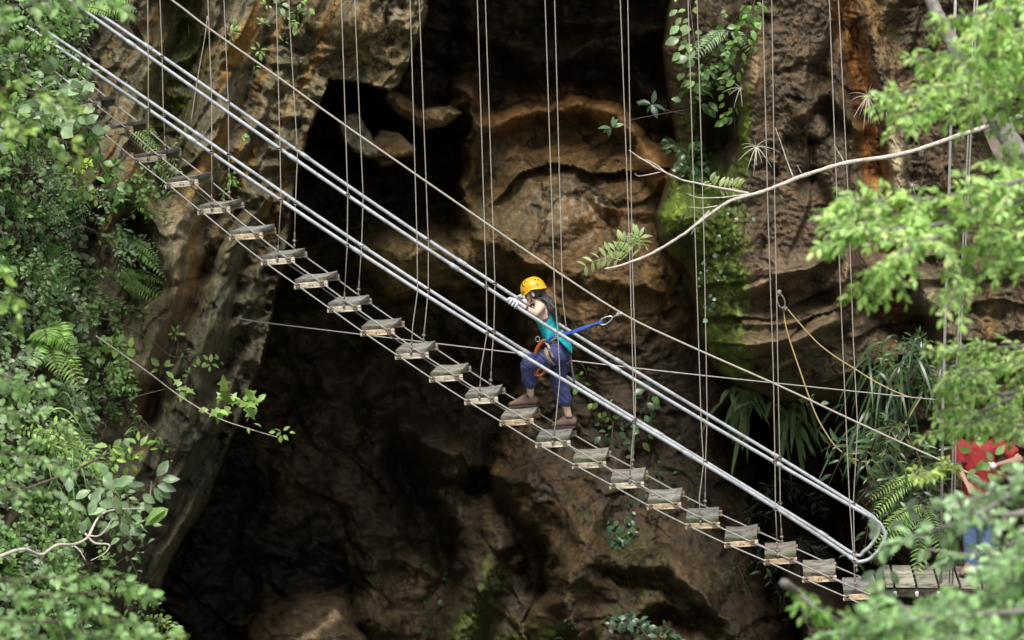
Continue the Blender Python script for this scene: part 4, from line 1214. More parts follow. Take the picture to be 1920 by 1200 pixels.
# trousers, gathered below the knee
tr = MB()
etube(tr, [BP(1043, 643, W0), BP(1047, 654, W0), BP(1049, 668, W0)], [.138, .154, .148], [.092, .110, .104], SR, 20, 4)
for hp, kn, an, cf in ((HPL, KNL, AF, .62), (HPR, KNR, AR, .60)):
    etube(tr, [hp, lerp(hp, kn, .35) - ZV * .01, lerp(hp, kn, .75), kn], [.092, .084, .072, .066], [.094, .086, .076, .070], SR, 16, 5)
    etube(tr, [kn, lerp(kn, an, .25) + UV * .012, lerp(kn, an, .50) + UV * .008, lerp(kn, an, cf) + UV * .006], [.066, .070, .070, .052], [.070, .073, .072, .054], SR, 16, 5)
fuse(tr, 'trousers', M_NAVY, climber, .0075, 3, .019, 19, 9)

shoe(climber, f_toe, f_heel, 0, fup, AF)
shoe(climber, r_toe, r_heel, 0, rup, AR)

# gloves
nearbar = BP(959, 568.5, 0.0); nd = nz(BP(980, 582.5, 0.0) - BP(950, 562.5, 0))
fard = nz(BP(990, 572, .75) - BP(960, 551, .75)); farbar = BP(979, 563.5, .75)
g1 = MB(); hand_on_bar(g1, nearbar, -nd * .55 - WV * 0.0, WRL + nz(ELL - WRL) * .02, -WV * 0.7 - UV * 0.7, ZV, 1.08, 1.15)
fuse(g1, 'glove', M_GLOVE, climber, .0042, 2)
g2 = MB(); hand_on_bar(g2, farbar, fard, WRR + nz(ELR - WRR) * .02, WV * .5 - UV * .7, ZV, 1.05)
fuse(g2, 'glove', M_GLOVE, climber, .0042, 2)
for wr, el in ((WRL, ELL), (WRR, ELR)):
    cf = MB(); d = nz(el - wr); a = nz(np.cross(d, ZV)); band(cf, wr + d * .045, a, np.cross(d, a), .027, .025, .022, .006); cf.build('wristband', M_GREYF, climber)

# hair under the helmet and the long wavy tail
hb = MB()
hb.ball(HC - HF * .030 + HU * .000, (.086, .084, .098), 16, 12, ax=hA)
etube(hb, [HC - HF * .07 - HU * .03, BP(1022, 562, W0), BP(1031, 570, W0 - .02)], [.05, .045, .034], [.05, .042, .03], SR, 12, 4)
r2 = np.random.RandomState(3)
tail = [BP(1014, 556, W0), BP(1025, 562, W0 - .03), BP(1034, 571, W0 - .06), BP(1040, 582, W0 - .08), BP(1044, 593, W0 - .09), BP(1047, 603, W0 - .10)]
for k in range(38):
    of = r2.randn(3) * np.array([.016, .022, .014]); ph = r2.rand() * 6.28
    end = 4 + (r2.rand() > .35) + (r2.rand() > 1)
    pp = [p + of * (1.0 if j < 4 else .6) + UV * .019 * math.sin(ph + 2.2 * j) + ZV * .010 * math.cos(ph + 2.3 * j) for j, p in enumerate(tail[:end + 1])]
    sp_ = spline(pp, 5); hb.tube(sp_, np.linspace(.005 + .008 * r2.rand(), .003, len(sp_)), 6)
hb.build('hair', M_HAIR, climber)

# helmet
hm = MB()
TH = nz(HU * 1.0 + HF * 0.10); TF = nz(HF - TH * (HF @ TH)); hC = HC + HU * .026 - HF * .004
seg, rg = 32, 14
V = []
for o_ in (0, 1):
    for i in range(rg + 1):
        th = (i / rg) * math.pi * 0.5
        for k in range(seg):
            q = 2 * math.pi * k / seg; c, s = math.cos(q), math.sin(q)
            rr_ = math.cos(math.pi / 2 - th) ** 0.86 * (1.0 if i < rg else 1.02)
            lon = (.134 if c > 0 else .138) - .010 * o_; lat = .112 - .010 * o_
            hgt = math.sin(math.pi / 2 - th) ** 0.9 * (.142 - .008 * o_)
            low = -.010 + (.018 * math.exp(-((abs(q - math.pi) - 1.45) / .5) ** 2) - .022 * max(0, -c) - .012 * max(0, c)) * (i / rg) ** 3
            ridge = 1 + .014 * math.cos(4 * q) * math.sin(2 * th)
            V.append(hC + TF * c * rr_ * lon * ridge + HS * s * rr_ * lat * ridge + TH * (hgt + low))
F = []
npp = (rg + 1) * seg
for o_ in (0, 1):
    for i in range(rg):
        for k in range(seg):
            q = [o_ * npp + i * seg + k, o_ * npp + i * seg + (k + 1) % seg, o_ * npp + (i + 1) * seg + (k + 1) % seg, o_ * npp + (i + 1) * seg + k]
            F.append(q[::-1] if o_ == 0 else q)
for k in range(seg):
    a = rg * seg + k; b_ = rg * seg + (k + 1) % seg; F.append([a, b_, npp + b_, npp + a])
hm.add(V, F)
helmet = hm.build('helmet', M_HELM, climber)
def on_helm(q, th, out=0.0):
    c, s = math.cos(q), math.sin(q); rr_ = math.sin(th) ** .86
    return hC + (TF * c * rr_ * .136 + HS * s * rr_ * .113 + TH * (math.cos(th) ** .9 * .142 - .010)) * (1 + out)
for q, th in ((-1.05, 1.02), (-.85, .86), (-.72, .70), (-2.35, .85), (-2.62, .98), (-1.2, .62)):
    c = on_helm(q, th, .004); n_ = nz(c - hC); a = nz(np.cross(n_, TH)); vb = MB(); vb.ball(c, (.012, .006, .004), 8, 5, ax=np.array([a, np.cross(n_, a), n_])); vb.build('vent', M_BLACK, helmet)
for q, th in ((-.95, 1.33), (-2.25, 1.28), (.95, 1.33), (2.25, 1.28)):
    c = on_helm(q, th, .01); n_ = nz(c - hC); a = nz(np.cross(n_, TH)); vb = MB(); vb.ball(c, (.013, .013, .007), 10, 6, ax=np.array([a, np.cross(n_, a), n_])); vb.build('lamp_clip', M_GREY, helmet)
fc = MB(); fc.box(on_helm(-.25, 1.62, .03) - TH * .018, TF * .012, HS * .030, TH * .012, bev=.004); fc.build('front_clip', M_GREY, helmet)
sb = MB()
for s in (-1, 1):
    e0 = HC + HS * s * .084 + HU * .02 + HF * .02; e1 = HC + HS * s * .068 + HF * .03 - HU * .06; e2 = HC + HF * .045 - HU * .112
    strap(sb, [e0, e1, e2], .014, .004, HF); strap(sb, [HC + HS * s * .080 + HU * .01 - HF * .05, HC + HS * s * .079 - HU * .03 + HF * .01, e1], .012, .004, HU)
sb.build('chin_strap', M_GREYF, helmet)

# harness: waist belt, leg loops, gear loops
hr = MB()
for k in range(2):
    pts = [torso(15 + (.8 if k else 0), 2 * math.pi * q / 36, .030 + .003 * math.sin(q)) for q in range(37)]
    strap(hr, pts, .040 if k == 0 else .018, .007, nz(TG[60]), n=1)
harness = hr.build('harness', M_TAN, climber)
for hp, kn in ((HPL, KNL), (HPR, KNR)):
    lb = MB(); ax = nz(kn - hp); a = nz(np.cross(ax, SR)); c = lerp(hp, kn, .20)
    band(lb, c, a, SR, .100, .096, .045, .006); lb.build('leg_loop', M_TAN, harness)
lb = MB()
strap(lb, [torso(16, R(292), .035), BP(1029, 650, W0 - .19), BP(1031, 660, W0 - .20), BP(1038, 671, W0 - .19)], .024, .006, UV); lb.build('riser', M_TAN, harness)
lb = MB(); lb.box(BP(1030, 656, W0 - .215), UV * .014, WV * .006, ZV * .018, bev=.004); lb.build('buckle', M_METAL, harness)
lb = MB(); lb.box(BP(1041, 633, W0 - .175), UV * .020, WV * .006, ZV * .012, bev=.004); lb.build('buckle', M_METAL, harness)
lb = MB(); strap(lb, [BP(1069, 660, W0 - .02), BP(1071, 678, W0 - .05), BP(1074, 700, W0 - .07), BP(1077, 719, W0 - .07)], .020, .004, UV); lb.build('strap_end', M_GREYF, harness)
lb = MB(); lc = MB()
for dx, dw in ((0, 0), (3, .02), (-2, .03)):
    lb.tube(spline([BP(1020 + dx, 636, W0 - .14 + dw), BP(1012 + dx, 645, W0 - .17 + dw), BP(1006 + dx, 655, W0 - .18 + dw), BP(1003 + dx * .4, 664, W0 - .19 + dw)], 5), .007, 7)
    c = [BP(1014 + dx + 10 * math.cos(a) * (1 if dx else .8), 696 + 7 * math.sin(a) - 5 * math.cos(a), W0 - .12 + dw) for a in np.linspace(0.3, 5.9, 16)]
    lc.tube(c, .005, 6)
lb.build('orange_cord', M_ORANGE, harness); lc.build('orange_cord', M_ORANGE, harness)
lb = MB(); lb.tube([BP(1008 + 4 * math.cos(a), 636 + 5 * math.sin(a), W0 - .10) for a in np.linspace(0, 6.28, 13)], .005, 6); lb.build('gear_ring', M_METAL, harness)

# blue sling from the harness to the safety rope
sl = empty('sling', tuple(BP(1085, 620, .36)), 'blue webbing sling stretched from the climber\'s harness up to the safety rope', 'sling')
mb = MB()
A0 = [torso(14, R(330), .045), torso(15, R(300), .045), torso(16, R(268), .045), torso(17, R(235), .045), BP(1060, 625, W0 - .10), BP(1092, 615, .38), BP(1131, 603.5, .40)]
strap(mb, A0, .026, .006, ZV)
strap(mb, [BP(1052, 630, W0 - .19), BP(1080, 622, W0 - .10), BP(1110, 611, .39), BP(1130, 604.5, .40)], .018, .006, ZV)
mb.build('webbing', M_BLUE, sl)
mb = MB()
ca, cb_ = BP(1126, 606, .40), BP(1147, 595, .40); d = nz(cb_ - ca); nrm_ = nz(np.cross(d, WV)); Lc = np.linalg.norm(cb_ - ca)
mb.tube([lerp(ca, cb_, .5) + d * Lc * .56 * math.cos(a) + nrm_ * .030 * math.sin(a) * (1.1 - .25 * math.cos(a)) for a in np.linspace(0, 6.28, 22)], .0068, 8)
mb.build('carabiner', M_METAL, sl)
mb = MB()
mb.tube([BP(1146, 597, .40), BP(1155, 591.5, .40), BP(1164, 587.5, .40)], .007, 6); mb.ball(BP(1164.5, 588, .40), (.026, .016, .020), 10, 6); mb.ball(BP(1158, 588, .40), (.014, .010, .012), 8, 5)
mb.build('pulley', M_METAL, sl)

# ------------------------------------------------------------------ the guide on the platform, mostly behind the leaves
GW = 0.55
def G(x, y, w=GW): return BP(x, y, w)
guide = empty('person', tuple(G(1838, 1078)), 'person in a red shirt and jeans standing on the platform behind leaves on the right', 'person')
gf = nz(-WV * .85 - UV * .5); gs = nz(np.cross(ZV, gf))
if gs @ UV < 0: gs = -gs                         # towards the right of the photo
b = MB()
pel = G(1838, 958); chest = G(1832, 870); neck = G(1832, 822); hd = G(1826, 795, GW - .05)
etube(b, [pel, G(1835, 915), chest, G(1832, 838), neck], [.15, .14, .17, .16, .055], [.11, .10, .12, .09, .055], gs, 16, 4)
etube(b, [G(1832, 828), hd], [.055, .055], [.055, .055], gs, 12, 3)
gh = np.array([gf, gs, ZV])
b.ball(hd + ZV * .02, (.10, .078, .105), 14, 10, ax=gh); b.ball(hd + gf * .03 - ZV * .06, (.062, .056, .06), 12, 8, ax=gh)
b.ball(hd + gf * .10 - ZV * .02, (.016, .012, .022), 8, 6, ax=gh)
for s in (-1, 1): b.ball(hd + gs * s * .078 - ZV * .01, (.018, .010, .03), 8, 6, ax=gh)
s1 = G(1799, 838, GW - .05); e1 = G(1797, 880, GW - .10); h1 = G(1811, 903, GW - .22)
s2 = G(1876, 834, GW + .02); e2 = G(1912, 862, GW - .05); h2 = G(1868, 872, GW - .28)
for s_, e_, h_ in ((s1, e1, h1), (s2, e2, h2)):
    etube(b, [lerp(chest, s_, .6) + ZV * .05, s_, lerp(s_, e_, .5), e_], [.06, .056, .048, .042], [.06, .056, .048, .042], gf, 12, 4)
    etube(b, [e_, lerp(e_, h_, .35), h_], [.042, .042, .028], [.042, .040, .024], gf, 12, 4)
    d = nz(h_ - e_); sd_ = nz(np.cross(d, ZV))
    etube(b, [h_, h_ + d * .08], [.030, .040], [.020, .018], sd_, 10, 3)
    for k in range(4): finger(b, h_ + d * .085 + sd_ * (-.030 + .020 * k), [d - ZV * .3, d * .5 - ZV, -d * .3 - ZV], [.040 - .004 * abs(k - 1), .028, .02], .0095)
    finger(b, h_ + d * .03 - sd_ * .03, [d - sd_ * .8, d * .8 - ZV * .5], [.035, .03], .011)
gl = []
for s in (-1, 1):
    hp = pel + gs * s * .09 - ZV * .03; kn = hp - ZV * .41 + gf * .03; an = hp - ZV * .40 * 2
    gl.append((hp, kn, an))
gz = BP(1838, 1078, GW)[2]
gl = [(hp, lerp(hp, np.array([hp[0], hp[1], gz + .09]), .5) + gf * .02, np.array([hp[0], hp[1], gz + .09])) for hp, _, _ in gl]
for hp, kn, an in gl: etube(b, [hp, kn, an], [.085, .058, .042], [.085, .06, .045], gs, 12, 4)
fuse(b, 'body', M_SKIN2, guide, .011, 5)
t = MB()
etube(t, [G(1838, 948), G(1835, 915), chest, G(1832, 838), G(1832, 826)], [.172, .165, .19, .185, .09], [.13, .125, .14, .115, .075], gs, 18, 4)
for s_, e_ in ((s1, e1), (s2, e2)): etube(t, [lerp(chest, s_, .5) + ZV * .05, s_, lerp(s_, e_, .72)], [.08, .080, .074], [.08, .078, .074], gf, 14, 4, dome=False)
fuse(t, 'shirt', M_RED, guide, .011, 4, .008, 12, 4)
t = MB()
etube(t, [G(1837, 945), pel, pel - ZV * .08], [.165, .172, .17], [.125, .13, .13], gs, 16, 3)
for hp, kn, an in gl: etube(t, [hp, lerp(hp, kn, .5), kn, lerp(kn, an, .6), an], [.10, .095, .08, .075, .072], [.105, .10, .085, .08, .078], gs, 14, 4)
fuse(t, 'jeans', M_JEANS, guide, .012, 4, .008, 12, 6)
for hp, kn, an in gl:
    hl = np.array([an[0], an[1], gz]) - gf * .06; shoe(guide, hl + gf * .27, hl, 0, ZV, an, 1.1)
hb = MB(); hb.ball(hd + ZV * .035 - gf * .012, (.108, .086, .10), 14, 10, ax=gh); hb.build('hair', M_HAIR, guide)
for s in (-1, 1):
    e = MB(); e.ball(hd + gf * .094 + gs * s * .032 + ZV * .005, (.008, .013, .008), 8, 5, ax=gh); e.build('eye', M_BLACK, guide)
hb = MB(); band(hb, G(1837, 942), gs, gf, .175, .135, .045, .008); gb = hb.build('harness', M_ORANGE, guide)
for hp, kn, an in gl:
    hb = MB(); band(hb, lerp(hp, kn, .15), gs, gf, .108, .112, .04, .006); hb.build('leg_loop', M_ORANGE, gb)
hb = MB(); hb.ball(h2 + nz(h2 - e2) * .07, (.055, .05, .045), 10, 6); tag(hb.build('towel', M_WHITE), 'small white cloth held in the hand of the person in the red shirt', 'cloth')
hb = MB()
c = G(1866, 896, GW - .25)
for k in range(3): hb.tube([c + UV * .055 * math.cos(a) + ZV * (.045 * math.sin(a) + .01 * k) - WV * .012 * k for a in np.linspace(0, 6.28, 16)], .013, 7)
tag(hb.build('rope_coil', simple_mat('orange_red_rope', (0.75, 0.12, 0.03), rough=.7, var=.2, scale=60)), 'orange-red coil of rope held below the hands of the person in red', 'rope')

# ------------------------------------------------------------------ wooden platform
pf = empty('platform', tuple(BP(1760, 1110, .4)), 'weathered plank platform at the lower end of the bridge, half hidden by leaves', 'platform')
PZ = BP(1660, 1094, 0.05)[2]
xs = [1659, 1677, 1718, 1760, 1800, 1842, 1884, 1926, 1968]
for k, (a, c) in enumerate(zip(xs[:-1], xs[1:])):
    A = BP(a + 2, 1094, .05); B = BP(c - 2, 1094, .05); A[2] = B[2] = PZ
    mb = MB(); wd = 1.05
    u_ = nz(B - A); l = np.linalg.norm(B - A)
    mb.box((A + B) / 2 + WV * wd / 2 - ZV * .022, u_ * l / 2, WV * wd / 2, ZV * .022, np.array((.42, .395, .32)) * (0.8 + .3 * rs.rand()), bev=.006)
    mb.build('plank', M_WOOD, pf, smooth=False)
mb = MB(); A = BP(1662, 1108, .09); B = BP(1990, 1108, .09)
for w_o in (0.0, .85):
    mb.box((A + B) / 2 + WV * w_o - ZV * (((A + B) / 2)[2] - PZ + .044 + .043), (B - A) / 2, WV * .05, ZV * .040, (.07, .055, .045), bev=.008)
mb.build('support_beam', M_WOOD, pf, smooth=False)
for x in (1678, 1719, 1760, 1800):
    mb = MB(); c = BP(x, 1114, .02); mb.tube([c + ZV * .028, c + ZV * .022, c - ZV * .022, c - ZV * .028], [.014, .019, .019, .014], 8); mb.build('pipe_end', M_WHITECLIP, pf)
mb = MB(); c = BP(1740, 1133, .06); mb.tube([c + UV * .034 * math.cos(a) + ZV * .034 * math.sin(a) for a in np.linspace(0, 2 * math.pi, 17)], .007, 6); mb.build('ring', M_WHITECLIP, pf)
mb = MB(); mb.tube([BP(1763, 1117, .05), BP(1764, 1165, .05)], .013, 7); mb.build('drain_pipe', M_WHITECLIP, pf)
for pts, r in (([(1786, 150), (1782, 260), (1777, 450), (1768, 740), (1764, 1095)], .017), ([(1817, 220), (1806, 450), (1797, 620), (1788, 800), (1780, 1095)], .010), ([(1822, 220), (1811, 450), (1802, 620), (1793, 800), (1786, 1095)], .010)):
    p3 = [BP(x, y, .10) for x, y in pts]; top = p3[0] + (p3[0] - p3[1]) * 2.5
    mb = MB(); mb.tube([top, *p3], r, 6, (.8, .8, .82)); mb.build('suspension_rope', M_CABLE, pf)
# ================================================================== PLANTS
def leaf_mat(name, trans=0.35, rough=0.42, spec=0.5, tint=(1.15, 1.3, 0.65)):
    m, nt, b = new_mat(name)
    at = N(nt, 'ShaderNodeVertexColor', layer_name='Col')
    geo = N(nt, 'ShaderNodeNewGeometry')
    nz_ = N(nt, 'ShaderNodeTexNoise', Scale=14.0, Detail=4.0, Roughness=0.6)
    nt.links.new(geo.outputs['Position'], nz_.inputs['Vector'])
    v = ramp(nt, nz_.outputs['Fac'], [(0.3, (0.7, 0.74, 0.7)), (0.7, (1.25, 1.2, 1.15))])
    c = mixc(nt, 'MULTIPLY', 1.0, at.outputs['Color'], v)
    nt.links.new(c, b.inputs['Base Color'])
    b.inputs['Roughness'].default_value = rough
    b.inputs['Specular IOR Level'].default_value = spec
    tr = nt.nodes.new('ShaderNodeBsdfTranslucent')
    tc = mixc(nt, 'MULTIPLY', 1.0, c, (*tint, 1))
    nt.links.new(tc, tr.inputs['Color'])
    mx = nt.nodes.new('ShaderNodeMixShader'); mx.inputs[0].default_value = trans
    nt.links.new(b.outputs[0], mx.inputs[1]); nt.links.new(tr.outputs[0], mx.inputs[2])
    nt.links.new(mx.outputs[0], nt.nodes['Material Output'].inputs['Surface'])
    return m


M_LEAF = leaf_mat('green_leaf', 0.42, 0.36, 0.6)
M_GLOSS = leaf_mat('glossy_leaf', 0.30, 0.30, 0.6)
M_FERN = leaf_mat('fern_leaf', 0.35, 0.6, 0.3)
M_TWIG = simple_mat('brown_twig', (0.13, 0.10, 0.07), rough=0.85, var=0.4, scale=40, bump=0.2, useattr=False)
M_PALEBARK = simple_mat('pale_bark', (0.62, 0.56, 0.48), rough=0.85, var=0.35, scale=28, bump=0.35)
M_GREYBARK = simple_mat('grey_bark', (0.25, 0.235, 0.205), rough=0.9, var=0.45, scale=16, bump=0.5)
M_DRY = simple_mat('dry_blade', (0.50, 0.47, 0.38), rough=0.8, var=0.2, scale=30, bump=0.0)

# leaf outlines: x along the leaf, y across (times width), z relief
T_OV = (np.array([(0, 0, 0), (.22, 0, -.01), (.5, 0, -.05), (.78, 0, -.13), (1, 0, -.24),
                  (.18, .30, .03), (.48, .50, .02), (.77, .31, -.08), (.18, -.30, .03), (.48, -.50, .02), (.77, -.31, -.08)]),
        [(0, 5, 1), (1, 5, 6), (1, 6, 2), (2, 6, 7), (2, 7, 3), (3, 7, 4), (0, 1, 8), (1, 9, 8), (1, 2, 9), (2, 10, 9), (2, 3, 10), (3, 4, 10)])
T_SM = (np.array([(0, 0, 0), (.45, .5, .03), (.45, 0, -.03), (.45, -.5, .03), (1, 0, -.12)]), [(0, 1, 2), (0, 2, 3), (1, 4, 2), (2, 4, 3)])
T_LB = (np.array([(0, 0, 0), (.45, 0, -.03), (.1, .42, .02), (.38, .28, .0), (.50, .62, -.06), (.62, .24, -.05), (1, 0, -.18), (.1, -.42, .02), (.38, -.28, .0), (.50, -.62, -.06), (.62, -.24, -.05)]),
        [(0, 2, 1), (2, 3, 1), (3, 4, 1), (4, 5, 1), (5, 6, 1), (1, 6, 10), (1, 10, 9), (1, 9, 8), (1, 8, 7), (1, 7, 0)])
T_LN = (np.array([(0, 0, 0), (.30, .5, .02), (.30, 0, -.02), (.30, -.5, .02), (.68, .36, -.05), (.68, 0, -.09), (.68, -.36, -.05), (1, 0, -.26)]),
        [(0, 1, 2), (0, 2, 3), (1, 4, 2), (2, 4, 5), (2, 5, 3), (3, 5, 6), (4, 7, 5), (5, 7, 6)])


def unit(v):
    return v / (np.linalg.norm(v, axis=-1, keepdims=True) + 1e-9)


class LM:
    """many leaves gathered in one mesh"""
    def __init__(self): self.v = []; self.t = []; self.c = []; self.n = 0

    def leaves(self, pos, dr, nr, ln, wid, tpl, col):
        pos = np.atleast_2d(pos); k = len(pos)
        if k == 0: return
        x = unit(np.broadcast_to(dr, pos.shape)); z = np.broadcast_to(nr, pos.shape)
        z = unit(z - x * (z * x).sum(1, keepdims=True)); y = np.cross(z, x)
        ln = np.broadcast_to(ln, (k,)); wid = np.broadcast_to(wid, (k,))
        T, F = tpl
        V = pos[:, None, :] + ln[:, None, None] * (T[None, :, 0:1] * x[:, None] + (T[None, :, 1:2] * wid[:, None, None]) * y[:, None] + T[None, :, 2:3] * z[:, None])
        F = np.array(F)
        self.v.append(V.reshape(-1, 3)); self.t.append((F[None] + (np.arange(k) * len(T))[:, None, None]).reshape(-1, 3) + self.n)
        c = np.broadcast_to(col, (k, 3)); self.c.append(np.repeat(c, len(T), axis=0)); self.n += k * len(T)

    def ribbon(self, pts, wid, nr, col):
        """one long blade"""
        p = np.asarray(pts, float); t = unit(np.gradient(p, axis=0)); s = unit(np.cross(t, np.broadcast_to(nr, p.shape)))
        w = np.asarray(wid, float)[:, None]
        V = np.stack([p - s * w / 2, p + s * w / 2], 1).reshape(-1, 3); m = len(p)
        q = np.arange(m - 1) * 2
        F = np.concatenate([np.stack([q, q + 1, q + 3], 1), np.stack([q, q + 3, q + 2], 1)])
        self.v.append(V); self.t.append(F + self.n); self.c.append(np.broadcast_to(col, (len(V), 3))); self.n += len(V)

    def build(self, name, m, parent=None):
        V = np.concatenate(self.v); T = np.concatenate(self.t).astype(np.int32); C_ = np.concatenate(self.c)
        org = np.array([V[:, 0].mean(), V[:, 1].mean(), V[:, 2].min()])
        me = bpy.data.meshes.new(name)
        me.vertices.add(len(V)); me.vertices.foreach_set('co', (V - org).astype(np.float32).ravel())
        me.loops.add(T.size); me.loops.foreach_set('vertex_index', T.ravel())
        me.polygons.add(len(T)); me.polygons.foreach_set('loop_start', (np.arange(len(T)) * 3).astype(np.int32)); me.polygons.foreach_set('loop_total', np.full(len(T), 3, np.int32))
        me.update(calc_edges=True)
        me.polygons.foreach_set('use_smooth', np.ones(len(T), bool))
        ca = me.color_attributes.new('Col', 'FLOAT_COLOR', 'POINT')
        c = np.ones((len(V), 4), np.float32); c[:, :3] = C_; ca.data.foreach_set('color', c.ravel())
        me.materials.append(m)
        o = bpy.data.objects.new(name, me); COL.objects.link(o); o.location = org
        if parent is not None: attach(o, parent)
        return o


TOCAM = -FWD
g_ = np.random.RandomState(21)


def leafcol(k, base, var=0.35, yellow=0.15):
    b = np.asarray(base, float)
    c = b * (1 + var * g_.randn(k, 1).clip(-1.6, 2.2)) .clip(.35, 2.6)
    c = c + (g_.rand(k, 1) ** 4) * yellow * np.array([[.55, .5, .02]])
    return c.clip(.004, .9)


C_MID = (0.225, 0.395, 0.135); C_DARK = (0.135, 0.255, 0.100); C_GREY = (0.350, 0.500, 0.300); C_LIGHT = (0.360, 0.560, 0.180); C_YEL = (0.40, 0.55, 0.09)


def plant(name, label, cat, root, n_stem, length, leaf_len, base, tpl=T_OV, wid=0.55, per=14, lean=(0, 0, 1), spread=0.8, droop=0.5, group=None, mat=None, up_n=0.8, cam_n=0.75,
          stem_r=0.006, var=0.35, start=0.15, twig=2, yellow=.15, fan=None):
    """shrub or young tree: stems that arch out of the root, side twigs, leaves along them"""
    root = np.asarray(root, float)
    e = empty(name, tuple(root), label, cat, group)
    st = MB(); lm = LM()
    lean = np.asarray(lean, float)
    for s in range(n_stem):
        d = nz(lean + spread * g_.randn(3) * np.array([1, .8, .8]))
        L = length * (0.6 + 0.6 * g_.rand())
        t = np.linspace(0, 1, 7)[:, None]
        bend = g_.randn(3) * .18 * L
        pts = root + g_.randn(3) * .04 * length + d * L * t + np.array([0, 0, -1.0]) * droop * L * t ** 2 + bend * np.sin(t * math.pi)
        fine = spline(pts, 3)
        st.tube(fine, np.linspace(stem_r, stem_r * .35, len(fine)), 5, caps=False)
        runs = [(fine, L)]
        for q in range(twig):
            i = g_.randint(6, len(fine) - 3); dd = nz(nz(fine[i + 1] - fine[i]) + .9 * g_.randn(3) * np.array([1, .7, .7])); l2 = L * (.25 + .3 * g_.rand())
            tt = np.linspace(0, 1, 6)[:, None]; tp = fine[i] + dd * l2 * tt + np.array([0, 0, -1.0]) * droop * .6 * l2 * tt ** 2
            st.tube(tp, np.linspace(stem_r * .6, stem_r * .25, 6), 4, caps=False); runs.append((spline(tp, 2), l2))
        for k_, (fp, l_) in enumerate(runs):
            k = max(3, int(per * (l_ / L) * (1 if k_ == 0 else .9)))
            u = np.clip((start if k_ == 0 else .1) + (1 - start) * (np.arange(k) + g_.rand(k) * .6) / k, 0, 1) * (len(fp) - 1.001)
            i = u.astype(int); f = (u - i)[:, None]
            pos = fp[i] * (1 - f) + fp[i + 1] * f; tg = unit(fp[i + 1] - fp[i])
            side = unit(np.cross(tg, TOCAM + .3 * g_.randn(k, 3))) * np.where(np.arange(k) % 2, 1, -1)[:, None]
            dr = unit(tg * .55 + side * (.75 + .4 * g_.rand(k, 1)) + .30 * g_.randn(k, 3) + np.array([0, 0, -.22]))
            nr = ZV * up_n + TOCAM * cam_n + .42 * g_.randn(k, 3)
            ll = leaf_len * (.65 + .6 * g_.rand(k)) * np.where(u > .8 * len(fp), .75, 1)
            lm.leaves(pos + dr * leaf_len * .12, dr, nr, ll, wid * (.85 + .3 * g_.rand(k)), tpl, leafcol(k, base, var, yellow))
    st.build('stem', M_TWIG, e)
    lm.build('foliage', mat or M_LEAF, e)
    return e


def fern(name, label, root, n, length, base, lean=(0, -0.5, 0.6), spread=.9, pin=.22, cat='fern', group=None, droop=.9, pw=.28, step=.030, fan=None):
    root = np.asarray(root, float); e = empty(name, tuple(root), label, cat, group); lm = LM(); st = MB()
    for s in range(n):
        d = nz(np.asarray(lean, float) + spread * g_.randn(3) * np.array([1, .6, .6])) if fan is None else nz(fan[s])
        L = length * (.7 + .5 * g_.rand()); t = np.linspace(0, 1, 9)[:, None]
        pts = root + d * L * t + np.array([0, 0, -1.0]) * droop * L * (t ** 2) * .8
        fp = spline(pts, 3); st.tube(fp, np.linspace(.005, .002, len(fp)), 4, caps=False)
        k = int(L / step); u = np.linspace(.10, .985, k) * (len(fp) - 1.001); i = u.astype(int); f = (u - i)[:, None]
        pos = fp[i] * (1 - f) + fp[i + 1] * f; tg = unit(fp[i + 1] - fp[i])
        nr = unit(ZV * .8 + TOCAM * .6 + .1 * g_.randn(3))
        side = unit(np.cross(tg, np.broadcast_to(nr, tg.shape)))
        x = np.linspace(0, 1, k); prof = pin * L * np.clip(np.sin(math.pi * (x * .86 + .14)) ** .8, .08, 1)
        c = leafcol(1, base, .25)[0]
        for sg in (-1, 1):
            lm.leaves(pos, side * sg + tg * .35 - ZV * .10 + .06 * g_.randn(k, 3), np.broadcast_to(nr, pos.shape) + .15 * g_.randn(k, 3), prof, pw * (.05 / np.maximum(prof, .03)) ** .3, T_LN, c * (1 + .15 * g_.randn(k, 1)).clip(.6, 1.4))
    st.build('stem', M_TWIG, e); lm.build('foliage', M_FERN, e)
    return e


def grass(name, label, root, n, length, width, base, lean=(0, -.4, .6), spread=.6, cat='grass tuft', droop=1.1, mat=None, area=.1, group=None):
    root = np.asarray(root, float); e = empty(name, tuple(root), label, cat, group); lm = LM()
    for s in range(n):
        d = nz(np.asarray(lean, float) + spread * g_.randn(3) * np.array([1, .6, .7])); L = length * (.55 + .7 * g_.rand())
        t = np.linspace(0, 1, 9)[:, None]; r0 = root + g_.randn(3) * area
        pts = r0 + d * L * t + np.array([0, 0, -1.0]) * droop * L * t ** 2.0
        w = width * np.sin(math.pi * np.clip(np.linspace(.10, 1, 9), 0, 1)) ** .7 + .001
        lm.ribbon(pts, w, TOCAM + .4 * g_.randn(3) + ZV * .5, leafcol(1, base, .35)[0])
    lm.build('foliage', mat or M_GLOSS, e)
    return e


